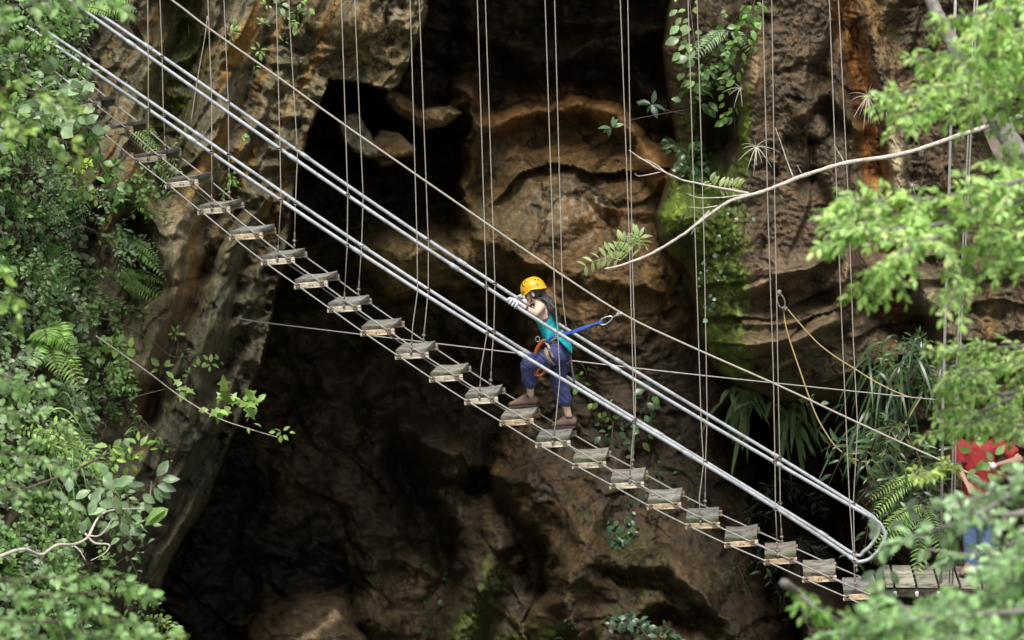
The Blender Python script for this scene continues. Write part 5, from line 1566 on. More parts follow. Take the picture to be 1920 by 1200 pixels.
def vine(name, label, pts, leaf_len, base, dens=16, spread=.05, tpl=T_OV, wid=.75, cat='creeper', r=.004, group=None, mat=None, cam_n=.8, stemmat=None):
    """a stem that follows given points, leaves on both sides"""
    fp = spline(np.asarray(pts, float), 8)
    e = empty(name, tuple(fp[0]), label, cat, group)
    st = MB(); st.tube(fp, np.linspace(r, r * .4, len(fp)), 5, caps=False); st.build('stem', stemmat or M_TWIG, e)
    L = np.linalg.norm(np.diff(fp, axis=0), axis=1).sum(); k = max(4, int(dens * L))
    u = np.sort(g_.rand(k)) * (len(fp) - 1.001); i = u.astype(int); f = (u - i)[:, None]
    pos = fp[i] * (1 - f) + fp[i + 1] * f; tg = unit(fp[i + 1] - fp[i])
    side = unit(np.cross(tg, np.broadcast_to(TOCAM, tg.shape))) * np.where(g_.rand(k) > .5, 1, -1)[:, None]
    dr = unit(side + tg * .3 + .4 * g_.randn(k, 3) - ZV * .35)
    lm = LM(); lm.leaves(pos + side * spread * g_.rand(k, 1) + TOCAM * .02, dr, TOCAM * cam_n + ZV * .5 + .35 * g_.randn(k, 3), leaf_len * (.55 + .7 * g_.rand(k)), wid * (.85 + .3 * g_.rand(k)), tpl, leafcol(k, base, .35))
    lm.build('foliage', mat or M_GLOSS, e)
    return e


def cluster(lm, c, n, leaf_len, base, tpl=T_OV, wid=.6, rad=.05, flat=.5, dirs=None):
    """a few leaves round a shoot tip"""
    a = g_.rand(n) * 6.28 if dirs is None else np.radians(dirs)
    dr = np.cos(a)[:, None] * RGT + np.sin(a)[:, None] * UPV + .25 * g_.randn(n, 3)
    lm.leaves(c + dr * rad * g_.rand(n, 1), dr, TOCAM * .7 + ZV * .6 + .35 * g_.randn(n, 3), leaf_len * (.65 + .5 * g_.rand(n)), wid, tpl, leafcol(n, base, .28))


def S(px, py, off=0.0):
    """point on the rock seen at (px,py), pulled towards the camera by off metres"""
    return P(px, py, rock_depth(px, py) - off)


def branch(name, label, pts, r0, bark, cat='branch', twigs=(), tips=(), leaf=None, group=None):
    """a bare or leafy branch: pts/twigs are polylines, tips = (centre, n, leaf length, colour, template, width)"""
    fp = spline(np.asarray(pts, float), 8)
    fp = fp + np.cumsum(g_.randn(*fp.shape) * r0 * .10, axis=0) * .5
    e = empty(name, tuple(fp[0]), label, cat, group)
    b = MB(); b.tube(fp, np.linspace(r0, r0 * .35, len(fp)) * (1 + .08 * g_.randn(len(fp))), 7)
    b.build('limb', bark, e)
    for tw, r in twigs:
        t = spline(np.asarray(tw, float), 6); m = MB(); m.tube(t + np.cumsum(g_.randn(*t.shape) * r * .12, axis=0), np.linspace(r, r * .35, len(t)), 6); m.build('twig', bark, e)
    if tips:
        lm = LM()
        for (c, n, ll, col, tp, w) in tips: cluster(lm, c, n, ll, col, tp, w, rad=ll * .7)
        lm.build('foliage', leaf or M_LEAF, e)
    return e
# ------------------------------------------------------------------ left hillside
# creeping ground cover on the slope (nobody could count it)
lm = LM()
bx = np.interp
n = 15000
py_ = g_.rand(n) * 1330 - 80
bd = np.interp(py_, [-80, 0, 120, 250, 420, 560, 700, 850, 960, 1050, 1200, 1260], [240, 200, 140, 120, 150, 185, 190, 180, 160, 150, 205, 230])
px_ = -120 + (bd + 120) * g_.rand(n) ** .8
clump = fbm(px_ / 55, py_ / 55, 301, 4)
ok = clump > -.10 - .25 * g_.rand(n)
px_, py_, clump = px_[ok], py_[ok], clump[ok]
pos = np.array([S(a, b, .03 + .45 * g_.rand() ** 1.3) for a, b in zip(px_, py_)])
k = len(pos)
base = np.where((fbm(px_ / 90, py_ / 90, 305, 3) > .05)[:, None], np.array([C_GREY]), np.array([C_MID]))
lm.leaves(pos, unit(g_.randn(k, 3) * np.array([1, .6, .6]) + np.array([.2, -.3, -.35])), ZV * .7 + TOCAM * .7 + .45 * g_.randn(k, 3), .035 + .065 * g_.rand(k) ** 1.6, .58 + .2 * g_.rand(k), T_OV,
          (base * (1 + .4 * g_.randn(k, 1)).clip(.3, 2.2)).clip(.01, .6))
tag(lm.build('ground_cover', M_LEAF), kind='stuff')
# dry stems, roots and litter between the plants
mb = MB()
for q in range(230):
    y0 = g_.rand() * 1200; x0 = -20 + g_.rand() * np.interp(y0, [0, 400, 600, 900, 1200], [180, 210, 240, 200, 200])
    dx, dy = (g_.randn() * 26, 20 + g_.rand() * 70) if g_.rand() < .6 else (g_.randn() * 70, g_.randn() * 26)
    p = [S(x0, y0, .10 + .2 * g_.rand()), S(x0 + dx * .5 + 8 * g_.randn(), y0 + dy * .5, .16 + .2 * g_.rand()), S(x0 + dx, y0 + dy, .10 + .2 * g_.rand())]
    mb.tube(spline(p, 4), .0035 + .004 * g_.rand(), 4, caps=False)
tag(mb.build('dry_stems', simple_mat('dry_stem', (0.20, 0.15, 0.11), rough=.9, var=.5, scale=6, bump=0)), kind='stuff')

GH = 'shrubs on the left slope'
for (x, y, off, nm, lab, cat, ns, L, ll, base, tpl, wid, per, lean, kw) in [
    (40, 100, 29.1, 'shrub', 'dark leafy shrub at the upper left corner, above the first bridge step', 'shrub', 10, .62, .095, C_MID, T_OV, .55, 16, (.5, -.1, .35), {}),
    (95, 185, 29.0, 'shrub', 'heart-leaved plant with large pale leaves over the upper end of the lower handrails', 'shrub', 8, .50, .165, C_GREY, T_OV, .86, 7, (.7, -.1, .35), {'cam_n': 1.1, 'droop': .3}),
    (25, 260, 28.9, 'shrub', 'loose green shrub at the left edge below the heart-leaved plant', 'shrub', 7, .65, .085, C_MID, T_OV, .6, 15, (.2, -.4, .3), {}),
    (60, 370, .25, 'shrub', 'dense grey-green shrub with many tiny leaves at the left edge', 'shrub', 13, .62, .050, C_GREY, T_SM, .6, 34, (.1, -.4, .1), {'twig': 4}),
    (140, 315, 28.9, 'shrub', 'small yellow-green sprig glowing beneath the third bridge step', 'shrub', 4, .30, .085, C_YEL, T_OV, .6, 8, (.3, -.3, .3), {}),
    (165, 375, .15, 'shrub', 'thin twig of blue-green leaves hanging below the yellow-green sprig', 'shrub', 4, .42, .07, C_GREY, T_OV, .5, 10, (.2, -.3, -.3), {}),
    (190, 310, 29.3, 'shrub', 'broad-leaved seedling sprouting between the third and fourth bridge steps', 'shrub', 5, .38, .115, C_MID, T_OV, .7, 7, (.2, -.4, .1), {}),
    (250, 340, .06, 'creeper', 'green creeper trailing over the mossy stone under the bridge steps', 'creeper', 7, .55, .075, C_MID, T_OV, .75, 13, (.3, -.2, -.7), {'droop': .3}),
    (345, 262, .05, 'shrub', 'small leafy tuft on the rock slab beside the lower handrails', 'shrub', 6, .34, .068, C_MID, T_OV, .5, 12, (.2, -.3, .0), {}),
    (425, 335, .04, 'shrub', 'tiny plant clinging to the slab beside the fifth bridge step', 'shrub', 4, .22, .060, C_MID, T_OV, .5, 9, (.2, -.3, .0), {}),
    (215, 440, .12, 'shrub', 'slender twig with small pale leaves hanging by the dark cleft in the slab', 'shrub', 5, .50, .065, C_GREY, T_OV, .5, 14, (.5, -.2, -.4), {}),
    (40, 520, .25, 'shrub', 'dark green shrub in the middle of the left edge', 'shrub', 9, .6, .075, C_DARK, T_OV, .6, 18, (.2, -.4, .2), {}),
    (165, 540, .15, 'shrub', 'mid-green bush with oval leaves below the big ferns on the left slope', 'shrub', 8, .55, .075, C_MID, T_OV, .6, 15, (.4, -.3, .1), {}),
    (238, 650, .10, 'shrub', 'heart-shaped leaves on a thin stem against the grey slab', 'shrub', 3, .32, .13, C_LIGHT, T_OV, .85, 5, (.3, -.4, .3), {'cam_n': .9}),
    (120, 735, .15, 'shrub', 'pale grey-green bush left of the dense rounded bush', 'shrub', 9, .60, .095, C_GREY, T_OV, .65, 15, (.1, -.4, .3), {}),
    (195, 700, .15, 'shrub', 'dense rounded dark bush half way down the left slope', 'shrub', 12, .48, .075, C_MID, T_OV, .6, 20, (.3, -.4, .1), {'twig': 3}),
    (235, 760, .06, 'creeper', 'short creeper dangling from the dense rounded bush on to the slab', 'creeper', 5, .55, .065, C_MID, T_OV, .6, 11, (.4, -.2, -.8), {}),
    (60, 820, .3, 'shrub', 'light green feathery shrub near the left edge above the pale branch', 'shrub', 9, .6, .08, C_LIGHT, T_OV, .5, 17, (.2, -.4, .2), {}),
    (190, 850, .25, 'shrub', 'bright sprig of toothed leaves reaching over the slab', 'shrub', 7, .55, .11, C_LIGHT, T_OV, .55, 10, (.5, -.4, .2), {}),
    (150, 930, .3, 'shrub', 'wide bush of large flat grey-green leaves behind the crooked pale branch', 'shrub', 9, .62, .125, C_GREY, T_OV, .72, 9, (.3, -.4, .2), {'up_n': 1.2}),
    (70, 1010, .3, 'shrub', 'leafy bush in the lower left, under the crooked pale branch', 'shrub', 10, .6, .085, C_MID, T_OV, .6, 18, (.2, -.4, .2), {}),
    (185, 1080, .3, 'shrub', 'leafy bush at the foot of the grey slab', 'shrub', 10, .6, .085, C_MID, T_OV, .6, 17, (.3, -.4, .2), {}),
    (60, 1150, .3, 'shrub', 'dark bush in the bottom left corner', 'shrub', 11, .7, .09, C_DARK, T_OV, .6, 18, (.2, -.4, .3), {}),
    (245, 1175, .2, 'shrub', 'light bush on the lower edge of the photo beside the cave mouth', 'shrub', 9, .55, .085, C_LIGHT, T_OV, .55, 15, (.4, -.4, .2), {}),
]:
    plant(nm, lab, cat, S(x, y, off) if off < 20 else P(x, y, off), ns, L, ll * .80, base, tpl, wid, int(per * 1.3), lean, group=GH, **kw)

fern('fern', 'fern with long fronds reaching right above the upper handrails', P(150, 15, 29.4), 8, .60, C_MID, (1.0, -.3, .35), .35, group='ferns on the left slope', droop=.5)
fern('fern', 'fern beside the second and third bridge steps', S(235, 240, .1), 6, .45, C_MID, (.9, -.3, .1), .45, group='ferns on the left slope', pin=.18)
fern('fern', 'fern hanging under the third bridge step', S(290, 300, .1), 6, .45, C_MID, (.7, -.3, -.4), .45, group='ferns on the left slope', pin=.16)
fern('fern', 'upper fern with fronds spread across the dark cleft', S(215, 455, .1), 7, .55, C_MID, (1.0, -.25, .3), .40, group='ferns on the left slope', pin=.15)
fern('fern', 'large fern with drooping fronds on the slab right of the dark bush', S(220, 525, .1), 8, .62, C_MID, (1.0, -.25, .1), .42, group='ferns on the left slope', pin=.16)
fern('fern', 'bushy light green fern half way down the left edge', S(75, 640, .3), 9, .62, C_LIGHT, (.6, -.5, .1), .5, group='ferns on the left slope', pin=.30, droop=1.0)
fern('fern', 'small drooping fern below the bushy light green fern', S(110, 800, .2), 8, .5, C_MID, (.4, -.5, .1), .6, group='ferns on the left slope', pin=.25, droop=1.1)
fern('fern', 'fern frond tuft leaning out at the left edge among dry stems', S(70, 460, .25), 7, .5, C_MID, (.7, -.4, .1), .6, group='ferns on the left slope', pin=.2)
grass('grass_tuft', 'tuft of thin grass blades on the slope under the shrubs', S(95, 850, .2), 46, .45, .010, C_MID, (.2, -.4, .2), .5, area=.16)
grass('grass_tuft', 'wiry grass blades sprouting from the top of the left rock', S(342, 12, .05), 26, .30, .007, C_MID, (.2, -.3, .4), .6, area=.05)
grass('broad_leaf_plant', 'plant with a few very long broad leaves in the bottom left', P(118, 1205, 26.5), 6, .75, .085, C_GREY, (.2, -.3, 1.0), .35, cat='plant', droop=.5, area=.05)

# twigs that lean out over the slab and the cave
branch('branch', 'long thin twig reaching from the left slope over the slab to the cave mouth', [P(180, 630, 30.5), P(280, 700, 30.8), P(330, 738, 31), P(400, 780, 31), P(470, 805, 31), P(520, 820, 31)], .009, M_PALEBARK,
       twigs=[([P(400, 780, 31), P(412, 772, 31), P(425, 765, 31)], .004), ([P(462, 790, 31), P(470, 775, 31), P(462, 760, 31)], .004)],
       tips=[(P(428, 758, 31), 7, .17, C_LIGHT, T_LB, .8), (P(455, 752, 31), 6, .16, C_LIGHT, T_LB, .8), (P(405, 768, 31), 4, .13, C_LIGHT, T_OV, .6), (P(474, 760, 31), 4, .15, C_LIGHT, T_OV, .55), (P(527, 810, 31), 7, .085, C_LIGHT, T_OV, .6), (P(465, 792, 31), 3, .09, C_LIGHT, T_OV, .5)])
branch('branch', 'upper twig with a forked leafy tip lying over the grey slab', [P(150, 590, 30.6), P(220, 605, 30.8), P(285, 640, 31.2), P(322, 668, 31.4), P(372, 668, 31.4), P(395, 685, 31.4)], .008, M_TWIG,
       twigs=[([P(345, 672, 31.4), P(355, 692, 31.4), P(367, 708, 31.4)], .004), ([P(330, 668, 31.4), P(334, 645, 31.4), P(330, 632, 31.4)], .004)],
       tips=[(P(375, 690, 31.4), 6, .085, C_LIGHT, T_OV, .5), (P(395, 683, 31.4), 6, .08, C_LIGHT, T_OV, .5), (P(412, 677, 31.4), 4, .065, C_MID, T_OV, .5), (P(328, 625, 31.4), 9, .075, C_MID, T_OV, .5), (P(346, 658, 31.4), 3, .08, C_MID, T_OV, .5), (P(355, 704, 31.4), 3, .06, C_MID, T_OV, .5), (P(305, 692, 31.4), 5, .11, C_LIGHT, T_OV, .6), (P(345, 728, 31.4), 4, .13, C_LIGHT, T_LB, .8), (P(350, 745, 31.4), 3, .08, C_MID, T_OV, .6)])
branch('branch', 'curly brown twig arching below the leaning fern fronds', [P(90, 470, 30.4), P(140, 428, 30.6), P(175, 432, 30.8), P(198, 452, 31), P(210, 470, 31.2)], .008, M_TWIG, twigs=[([P(198, 452, 31), P(215, 440, 31), P(228, 425, 31)], .004)],
       tips=[(P(230, 430, 31), 12, .075, C_GREY, T_OV, .45), (P(240, 470, 31), 12, .085, C_GREY, T_OV, .45), (P(222, 450, 31), 7, .07, C_MID, T_OV, .45)])
branch('branch', 'crooked pale branch with large leaves at its tips in the lower left', [P(-30, 1055, 25.5), P(40, 1030, 25.8), P(78, 1040, 26), P(105, 1022, 26), P(138, 1020, 26.2), P(165, 1005, 26.4), P(185, 968, 26.6), P(215, 955, 26.8), P(275, 953, 27), P(300, 952, 27)], .017, M_PALEBARK,
       twigs=[([P(165, 1005, 26.4), P(190, 1003, 26.4), P(213, 972, 26.5)], .009), ([P(160, 1000, 26.4), P(178, 1018, 26.4), P(205, 1020, 26.4), P(196, 1036, 26.4), P(170, 1050, 26.4)], .011), ([P(138, 1022, 26.2), P(150, 1032, 26.2), P(160, 1048, 26.2)], .009),
              ([P(277, 952, 27), P(282, 925, 27), P(284, 902, 27)], .005), ([P(212, 955, 26.8), P(210, 920, 26.8)], .005)],
       tips=[(P(320, 952, 27), 3, .20, C_LIGHT, T_OV, .6), (P(284, 908, 27), 7, .16, C_GREY, T_OV, .55), (P(262, 922, 27), 5, .16, C_GREY, T_OV, .6), (P(212, 912, 26.8), 7, .16, C_GREY, T_OV, .6), (P(232, 945, 27), 5, .17, C_GREY, T_OV, .6), (P(225, 975, 26.8), 4, .15, C_GREY, T_OV, .6), (P(165, 965, 26.6), 7, .15, C_GREY, T_OV, .6), (P(130, 945, 26.6), 6, .16, C_GREY, T_OV, .6)])
branch('branch', 'straight brown branch with toothed leaves above the crooked pale branch', [P(-20, 945, 25.8), P(60, 912, 26), P(120, 890, 26.2), P(185, 858, 26.5), P(245, 830, 26.8)], .014, M_TWIG,
       twigs=[([P(130, 885, 26.2), P(165, 872, 26.4), P(200, 850, 26.5)], .007)],
       tips=[(P(262, 838, 26.8), 6, .13, C_LIGHT, T_OV, .5), (P(245, 868, 26.8), 7, .11, C_YEL, T_OV, .45), (P(205, 838, 26.6), 5, .12, C_LIGHT, T_OV, .5), (P(232, 818, 26.6), 6, .13, C_GREY, T_OV, .55), (P(175, 862, 26.5), 5, .10, C_LIGHT, T_OV, .5), (P(275, 845, 26.8), 3, .10, C_YEL, T_OV, .5)])

# twigs hanging from the brow of the slab
branch('hanging_twig', 'leafy twig hanging from the top edge between the second and third pairs of hangers', [P(520, -40, 31.5), P(528, 20, 31.6), P(536, 62, 31.7), P(545, 95, 31.8)], .006, M_TWIG, cat='twig',
       twigs=[([P(528, 20, 31.6), P(550, 15, 31.6), P(572, 12, 31.6)], .004), ([P(530, 30, 31.6), P(505, 40, 31.6), P(488, 46, 31.6)], .004), ([P(536, 60, 31.7), P(515, 85, 31.7), P(490, 94, 31.7)], .004)],
       tips=[(P(575, 12, 31.6), 6, .08, C_LIGHT, T_OV, .6), (P(555, 25, 31.6), 9, .075, C_MID, T_OV, .6), (P(525, 8, 31.6), 8, .085, C_GREY, T_OV, .6), (P(495, 44, 31.6), 9, .075, C_MID, T_OV, .5), (P(545, 40, 31.6), 6, .06, C_LIGHT, T_OV, .5), (P(488, 94, 31.7), 8, .085, C_LIGHT, T_OV, .5), (P(552, 69, 31.7), 2, .11, C_LIGHT, T_OV, .4), (P(530, 78, 31.7), 5, .05, C_MID, T_OV, .5), (P(500, 8, 31.6), 7, .07, C_LIGHT, T_OV, .5)])
branch('hanging_twig', 'slim drooping stem with sparse leaves left of the third pair of hangers', [P(487, -30, 31.9), P(478, 70, 32), P(475, 130, 32.1), P(465, 190, 32.2), P(450, 235, 32.3), P(425, 300, 32.4), P(405, 330, 32.4)], .004, M_TWIG, cat='twig',
       tips=[(P(435, 62, 31.9), 7, .09, C_LIGHT, T_OV, .5), (P(479, 124, 32), 3, .06, C_MID, T_OV, .5), (P(453, 255, 32.3), 6, .075, C_LIGHT, T_OV, .5), (P(455, 220, 32.3), 4, .055, C_MID, T_OV, .5), (P(432, 335, 32.4), 8, .075, C_LIGHT, T_OV, .5)])

# ------------------------------------------------------------------ right-hand wall
C_WALL = (0.060, 0.130, 0.045)
vine('climbing_plant', 'climber with pale heart-shaped leaves on the left side of the mossy pillar top', [S(1290, -20, .25), S(1300, 60, .25), S(1310, 130, .22), S(1296, 200, .2)], .14, (.24, .38, .17), 40, .20, T_OV, .7, 'climber', .006, 'climbers on the pillar', cam_n=1.0)
vine('climbing_plant', 'climber hanging down the lit edge of the pillar top', [S(1420, -20, .25), S(1400, 60, .2), S(1385, 120, .2), S(1375, 190, .2), S(1378, 240, .2)], .105, (.24, .42, .12), 40, .13, T_OV, .65, 'climber', .006, 'climbers on the pillar', cam_n=1.0)
vine('climbing_plant', 'cluster of leaves in the hollow between the two hanging climbers', [S(1400, 10, .4), S(1360, 60, .4), S(1330, 110, .35), S(1340, 160, .3)], .11, (.18, .32, .12), 34, .22, T_OV, .7, 'climber', .006, 'climbers on the pillar', cam_n=1.0)
vine('climbing_plant', 'dark leaves on the moss half way down the left side of the pillar', [S(1262, 262, .1), S(1280, 280, .15), S(1300, 300, .15), S(1290, 330, .15)], .10, C_WALL, 26, .15, T_OV, .6, 'climber', .005, 'climbers on the pillar')
fern('fern', 'small pale fern under the climbers at the top of the pillar', S(1370, 60, .2), 6, .45, C_GREY, (-.3, -.6, .2), .6, pin=.22)
vine('moss_creeper', 'string of small round glossy leaves running down the moss', [S(1388, 390, .06), S(1380, 440, .06), S(1370, 470, .06), S(1362, 520, .06), S(1352, 570, .06), S(1350, 600, .06)], .058, (.16, .26, .16), 42, .16, T_OV, .95, 'creeper', .003, 'creepers on the pillar moss')
vine('moss_creeper', 'short patch of round leaves left of the string of glossy leaves', [S(1345, 475, .06), S(1335, 510, .06), S(1325, 540, .06)], .055, (.12, .22, .10), 40, .12, T_OV, .95, 'creeper', .003, 'creepers on the pillar moss')
def rosette(label, c, n, L, w, arcs=None):
    e = empty('air_plant', tuple(c), label, 'air plant', 'spiky air plants on the rock'); lm = LM()
    for s in range(n):
        a = (arcs[s % len(arcs)] if arcs else 360 * s / n) + 8 * g_.randn(); d = nz(math.cos(R(a)) * RGT + math.sin(R(a)) * UPV + TOCAM * (.35 + .3 * g_.rand()))
        l = L * (.6 + .5 * g_.rand()); t = np.linspace(0, 1, 8)[:, None]
        lm.ribbon(np.asarray(c) + d * l * t + np.array([0, 0, -.35]) * l * t ** 2, np.linspace(w, .002, 8), np.cross(d, ZV) * .2 + TOCAM, np.array((.42, .40, .33)) * (.7 + .5 * g_.rand()))
    lm.build('foliage', M_DRY, e)
rosette('spiky dry air plant on the orange-streaked wall beside the upper spray of leaves', S(1627, 180, .12), 15, .30, .013, [20, 55, 85, 120, 150, 180, 215, 235, 250, 265, 275, 285, 300, 320, 340])
rosette('pale spiky air plant with long side blades on the mossy pillar edge', S(1418, 275, .12), 14, .25, .012, [3, 8, 172, 178, 60, 100, 200, 230, 255, 265, 275, 290, 310, 150])
rosette('small air plant on the pillar edge beneath the hanging climber', S(1388, 165, .1), 9, .2, .010)
rosette('tiny air plant low on the pale streak of the right wall', S(1710, 345, .1), 9, .13, .008)

grass('strap_fern', 'pale strap-leaved fern drooping from under the mossy rock', S(1400, 745, .55), 40, .42, .060, (.32, .46, .22), (-.1, -.6, .1), .6, cat='fern', droop=1.0, area=.11, mat=M_FERN, group='strap ferns under the mossy rock')
grass('strap_fern', 'second strap-leaved fern, right of the pale one', S(1482, 770, .55), 30, .40, .058, (.26, .40, .18), (.1, -.6, .0), .5, cat='fern', droop=1.1, area=.10, mat=M_FERN, group='strap ferns under the mossy rock')
grass('hanging_grass', 'clump of dark strappy grass hanging from the ledge right of the slack rope', S(1665, 690, .3), 60, .48, .026, (.035, .090, .035), (-.1, -.5, .2), .5, droop=1.3, area=.16, group='grass clumps on the right ledge')
grass('hanging_grass', 'tall dark grass below the cable end', S(1655, 790, .3), 46, .46, .028, (.040, .10, .040), (-.2, -.5, .0), .45, droop=1.2, area=.18, group='grass clumps on the right ledge')
grass('hanging_grass', 'grass clump just left of the guide behind the leaves', S(1740, 700, .4), 46, .46, .026, (.045, .10, .04), (.0, -.5, .3), .5, droop=1.2, area=.16, group='grass clumps on the right ledge')
plant('drooping_shrub', 'shrub with long drooping pointed leaves beneath the slack rope end', 'shrub', P(1690, 800, 31.2), 11, .62, .17, (.060, .125, .05), T_LN, .26, 11, (-.4, -.3, -.3), .6, .9, mat=M_GLOSS)
plant('drooping_shrub', 'drooping shrub above the wooden platform', 'shrub', P(1730, 890, 31.2), 11, .60, .16, (.055, .115, .05), T_LN, .28, 11, (-.2, -.3, -.3), .6, .9, mat=M_GLOSS)
fern('fern', 'bright arching fern fronds beside the bend of the handrails', P(1725, 895, 30.9), 5, .55, C_LIGHT, fan=[(-1, -.2, .15), (-1, -.3, .0), (-.9, -.3, -.2), (-.8, -.4, .3), (-.9, -.2, -.35)], pin=.16, droop=.75)
fern('fern', 'dark fern hanging below the bright arching fronds', P(1735, 950, 30.8), 7, .6, C_MID, (-.6, -.4, -.1), .5, pin=.16, droop=.9)
plant('shrub', 'low bush on the ledge at the foot of the orange-streaked wall', 'shrub', S(1730, 650, .3), 8, .5, .085, C_DARK, T_LN, .35, 13, (0, -.5, .3), .7)
plant('sapling', 'thin sprig with three pale leaves hanging by the slack yellow rope', 'sapling', P(1512, 760, 32.0), 2, .18, .085, (.20, .28, .14), T_OV, .6, 3, (.3, -.3, .5), .4, .2, stem_r=.003, twig=0)

# vines on the dark wall right of the climber
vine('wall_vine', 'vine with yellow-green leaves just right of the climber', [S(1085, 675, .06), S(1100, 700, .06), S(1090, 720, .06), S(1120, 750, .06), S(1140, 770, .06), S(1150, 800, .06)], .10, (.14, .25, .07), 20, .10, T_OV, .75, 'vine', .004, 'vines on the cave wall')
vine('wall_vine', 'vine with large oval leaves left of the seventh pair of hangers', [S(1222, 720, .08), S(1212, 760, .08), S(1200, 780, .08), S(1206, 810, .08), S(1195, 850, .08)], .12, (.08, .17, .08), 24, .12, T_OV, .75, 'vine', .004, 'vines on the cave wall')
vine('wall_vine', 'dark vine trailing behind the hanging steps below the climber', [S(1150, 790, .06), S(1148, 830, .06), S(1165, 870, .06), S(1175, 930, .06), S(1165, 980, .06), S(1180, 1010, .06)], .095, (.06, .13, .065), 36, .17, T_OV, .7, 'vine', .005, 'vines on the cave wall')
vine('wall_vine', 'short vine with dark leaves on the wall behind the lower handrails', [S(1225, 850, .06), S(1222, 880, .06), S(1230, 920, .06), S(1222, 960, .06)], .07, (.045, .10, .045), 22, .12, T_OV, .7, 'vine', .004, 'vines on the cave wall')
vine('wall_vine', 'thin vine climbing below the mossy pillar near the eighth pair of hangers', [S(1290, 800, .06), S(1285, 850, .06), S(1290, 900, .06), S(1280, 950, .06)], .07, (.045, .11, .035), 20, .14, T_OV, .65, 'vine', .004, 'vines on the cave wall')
plant('cave_plant', 'dark toothed fern-like plant hanging at the end of the trailing vine', 'plant', S(1150, 1000, .08), 5, .34, .12, (.045, .12, .055), T_LB, .7, 6, (.1, -.3, -.5), .7, .4, twig=1)
plant('cave_plant', 'glossy pale leaves in a patch at the bottom edge under the mossy rock', 'plant', S(1180, 1165, .08), 8, .40, .105, (.09, .16, .10), T_OV, .6, 8, (.1, -.5, .1), .9, .4, twig=1, mat=M_GLOSS, group='small plants low on the cave wall')
plant('cave_plant', 'glossy leaves on a stem at the bottom right of the mossy rocks', 'plant', S(1265, 1185, .08), 6, .35, .10, (.09, .16, .09), T_OV, .6, 8, (.0, -.5, .2), .9, .4, twig=1, mat=M_GLOSS, group='small plants low on the cave wall')
vine('cave_plant', 'dark drooping seedling left of the green mossy slope', [S(828, 1060, .06), S(822, 1110, .06), S(815, 1160, .06), S(808, 1200, .06)], .10, (.05, .11, .06), 18, .12, T_OV, .65, 'plant', .004, 'small plants low on the cave wall')
vine('cave_plant', 'thin seedling on a bent stem beside the pale buttress', [S(1078, 1140, .05), S(1070, 1165, .05), S(1060, 1200, .05)], .075, (.06, .13, .05), 14, .08, T_OV, .65, 'plant', .003, 'small plants low on the cave wall')
vine('cave_plant', 'bare stem with a few leaf buds on the moss under the long vine', [S(1170, 1060, .05), S(1180, 1095, .05), S(1190, 1130, .05)], .05, (.06, .13, .05), 10, .05, T_OV, .65, 'plant', .006, 'small plants low on the cave wall')
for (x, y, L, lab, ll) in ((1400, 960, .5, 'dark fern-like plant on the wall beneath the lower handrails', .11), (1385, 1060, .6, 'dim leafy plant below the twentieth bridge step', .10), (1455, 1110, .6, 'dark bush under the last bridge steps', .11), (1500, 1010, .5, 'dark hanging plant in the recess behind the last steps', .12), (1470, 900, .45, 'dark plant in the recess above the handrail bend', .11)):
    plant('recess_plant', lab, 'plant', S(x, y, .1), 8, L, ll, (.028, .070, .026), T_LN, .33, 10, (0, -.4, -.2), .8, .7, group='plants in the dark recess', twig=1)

# sprigs in front of the cave arch
for (cx, cy, ang, ln_, lab, col) in ((1147, 240, (75, 170, 250, 20, 200, 45), .11, 'sprig of pale oval leaves in front of the cave arch', (.20, .33, .19)), (1222, 196, (80, 185, 355, 210, 285, 160), .12, 'blue-green sprig of oval leaves by the pillar, right of the pale sprig', (.085, .16, .11))):
    e = empty('sprig', tuple(P(cx, cy, 31.6)), lab, 'sprig', 'sprigs in front of the cave arch'); lm = LM()
    cluster(lm, P(cx, cy, 31.6), len(ang), ln_ * 1.25, col, T_OV, .48, .02, dirs=list(ang)); lm.build('foliage', M_LEAF, e)
    st = MB(); q = [P(cx, cy, 31.6), P(cx + 40, cy + 14 - (30 if cx < 1200 else 0), 32.0), P(1290, 205 if cx < 1200 else 215, 33.2)]; st.tube(spline(q, 5), .0045, 5); st.build('stem', M_TWIG, e)

# ------------------------------------------------------------------ bare branch across the right half
D1 = 28.2
branch('bare_branch', 'long pale bare branch reaching across the pillar, leaflets at its tip', [P(2500, 90, D1), P(2200, 150, D1), P(1990, 195, D1), P(1910, 218, D1), P(1855, 234, D1), P(1780, 258, D1), P(1690, 287, D1), P(1590, 302, D1), P(1500, 328, D1), P(1430, 354, D1), P(1370, 370, D1), P(1330, 395, D1), P(1275, 435, D1), P(1215, 470, D1), P(1165, 488, D1), P(1135, 494, D1)], .030, M_PALEBARK,
       twigs=[([P(1405, 362, D1), P(1340, 350, D1), P(1280, 338, D1), P(1235, 318, D1), P(1205, 300, D1), P(1178, 280, D1)], .013), ([P(1400, 364, D1), P(1350, 370, D1), P(1310, 370, D1), P(1287, 362, D1)], .008), ([P(1240, 322, D1), P(1200, 330, D1), P(1190, 325, D1)], .006),
              ([P(1345, 386, D1), P(1315, 390, D1), P(1290, 388, D1)], .006), ([P(1330, 395, D1), P(1310, 415, D1), P(1295, 440, D1)], .008), ([P(1487, 332, D1), P(1472, 290, D1), P(1455, 240, D1)], .008), ([P(1503, 325, D1), P(1495, 310, D1)], .005),
              ([P(1582, 302, D1), P(1572, 285, D1), P(1564, 270, D1)], .006), ([P(1690, 287, D1), P(1675, 260, D1), P(1662, 210, D1)], .006), ([P(1262, 334, D1), P(1225, 305, D1), P(1195, 295, D1)], .007), ([P(1230, 318, D1), P(1212, 296, D1)], .004),
              ([P(1215, 470, D1), P(1205, 455, D1), P(1190, 445, D1), P(1172, 443, D1)], .004), ([P(1165, 488, D1), P(1140, 482, D1), P(1110, 492, D1)], .004)])
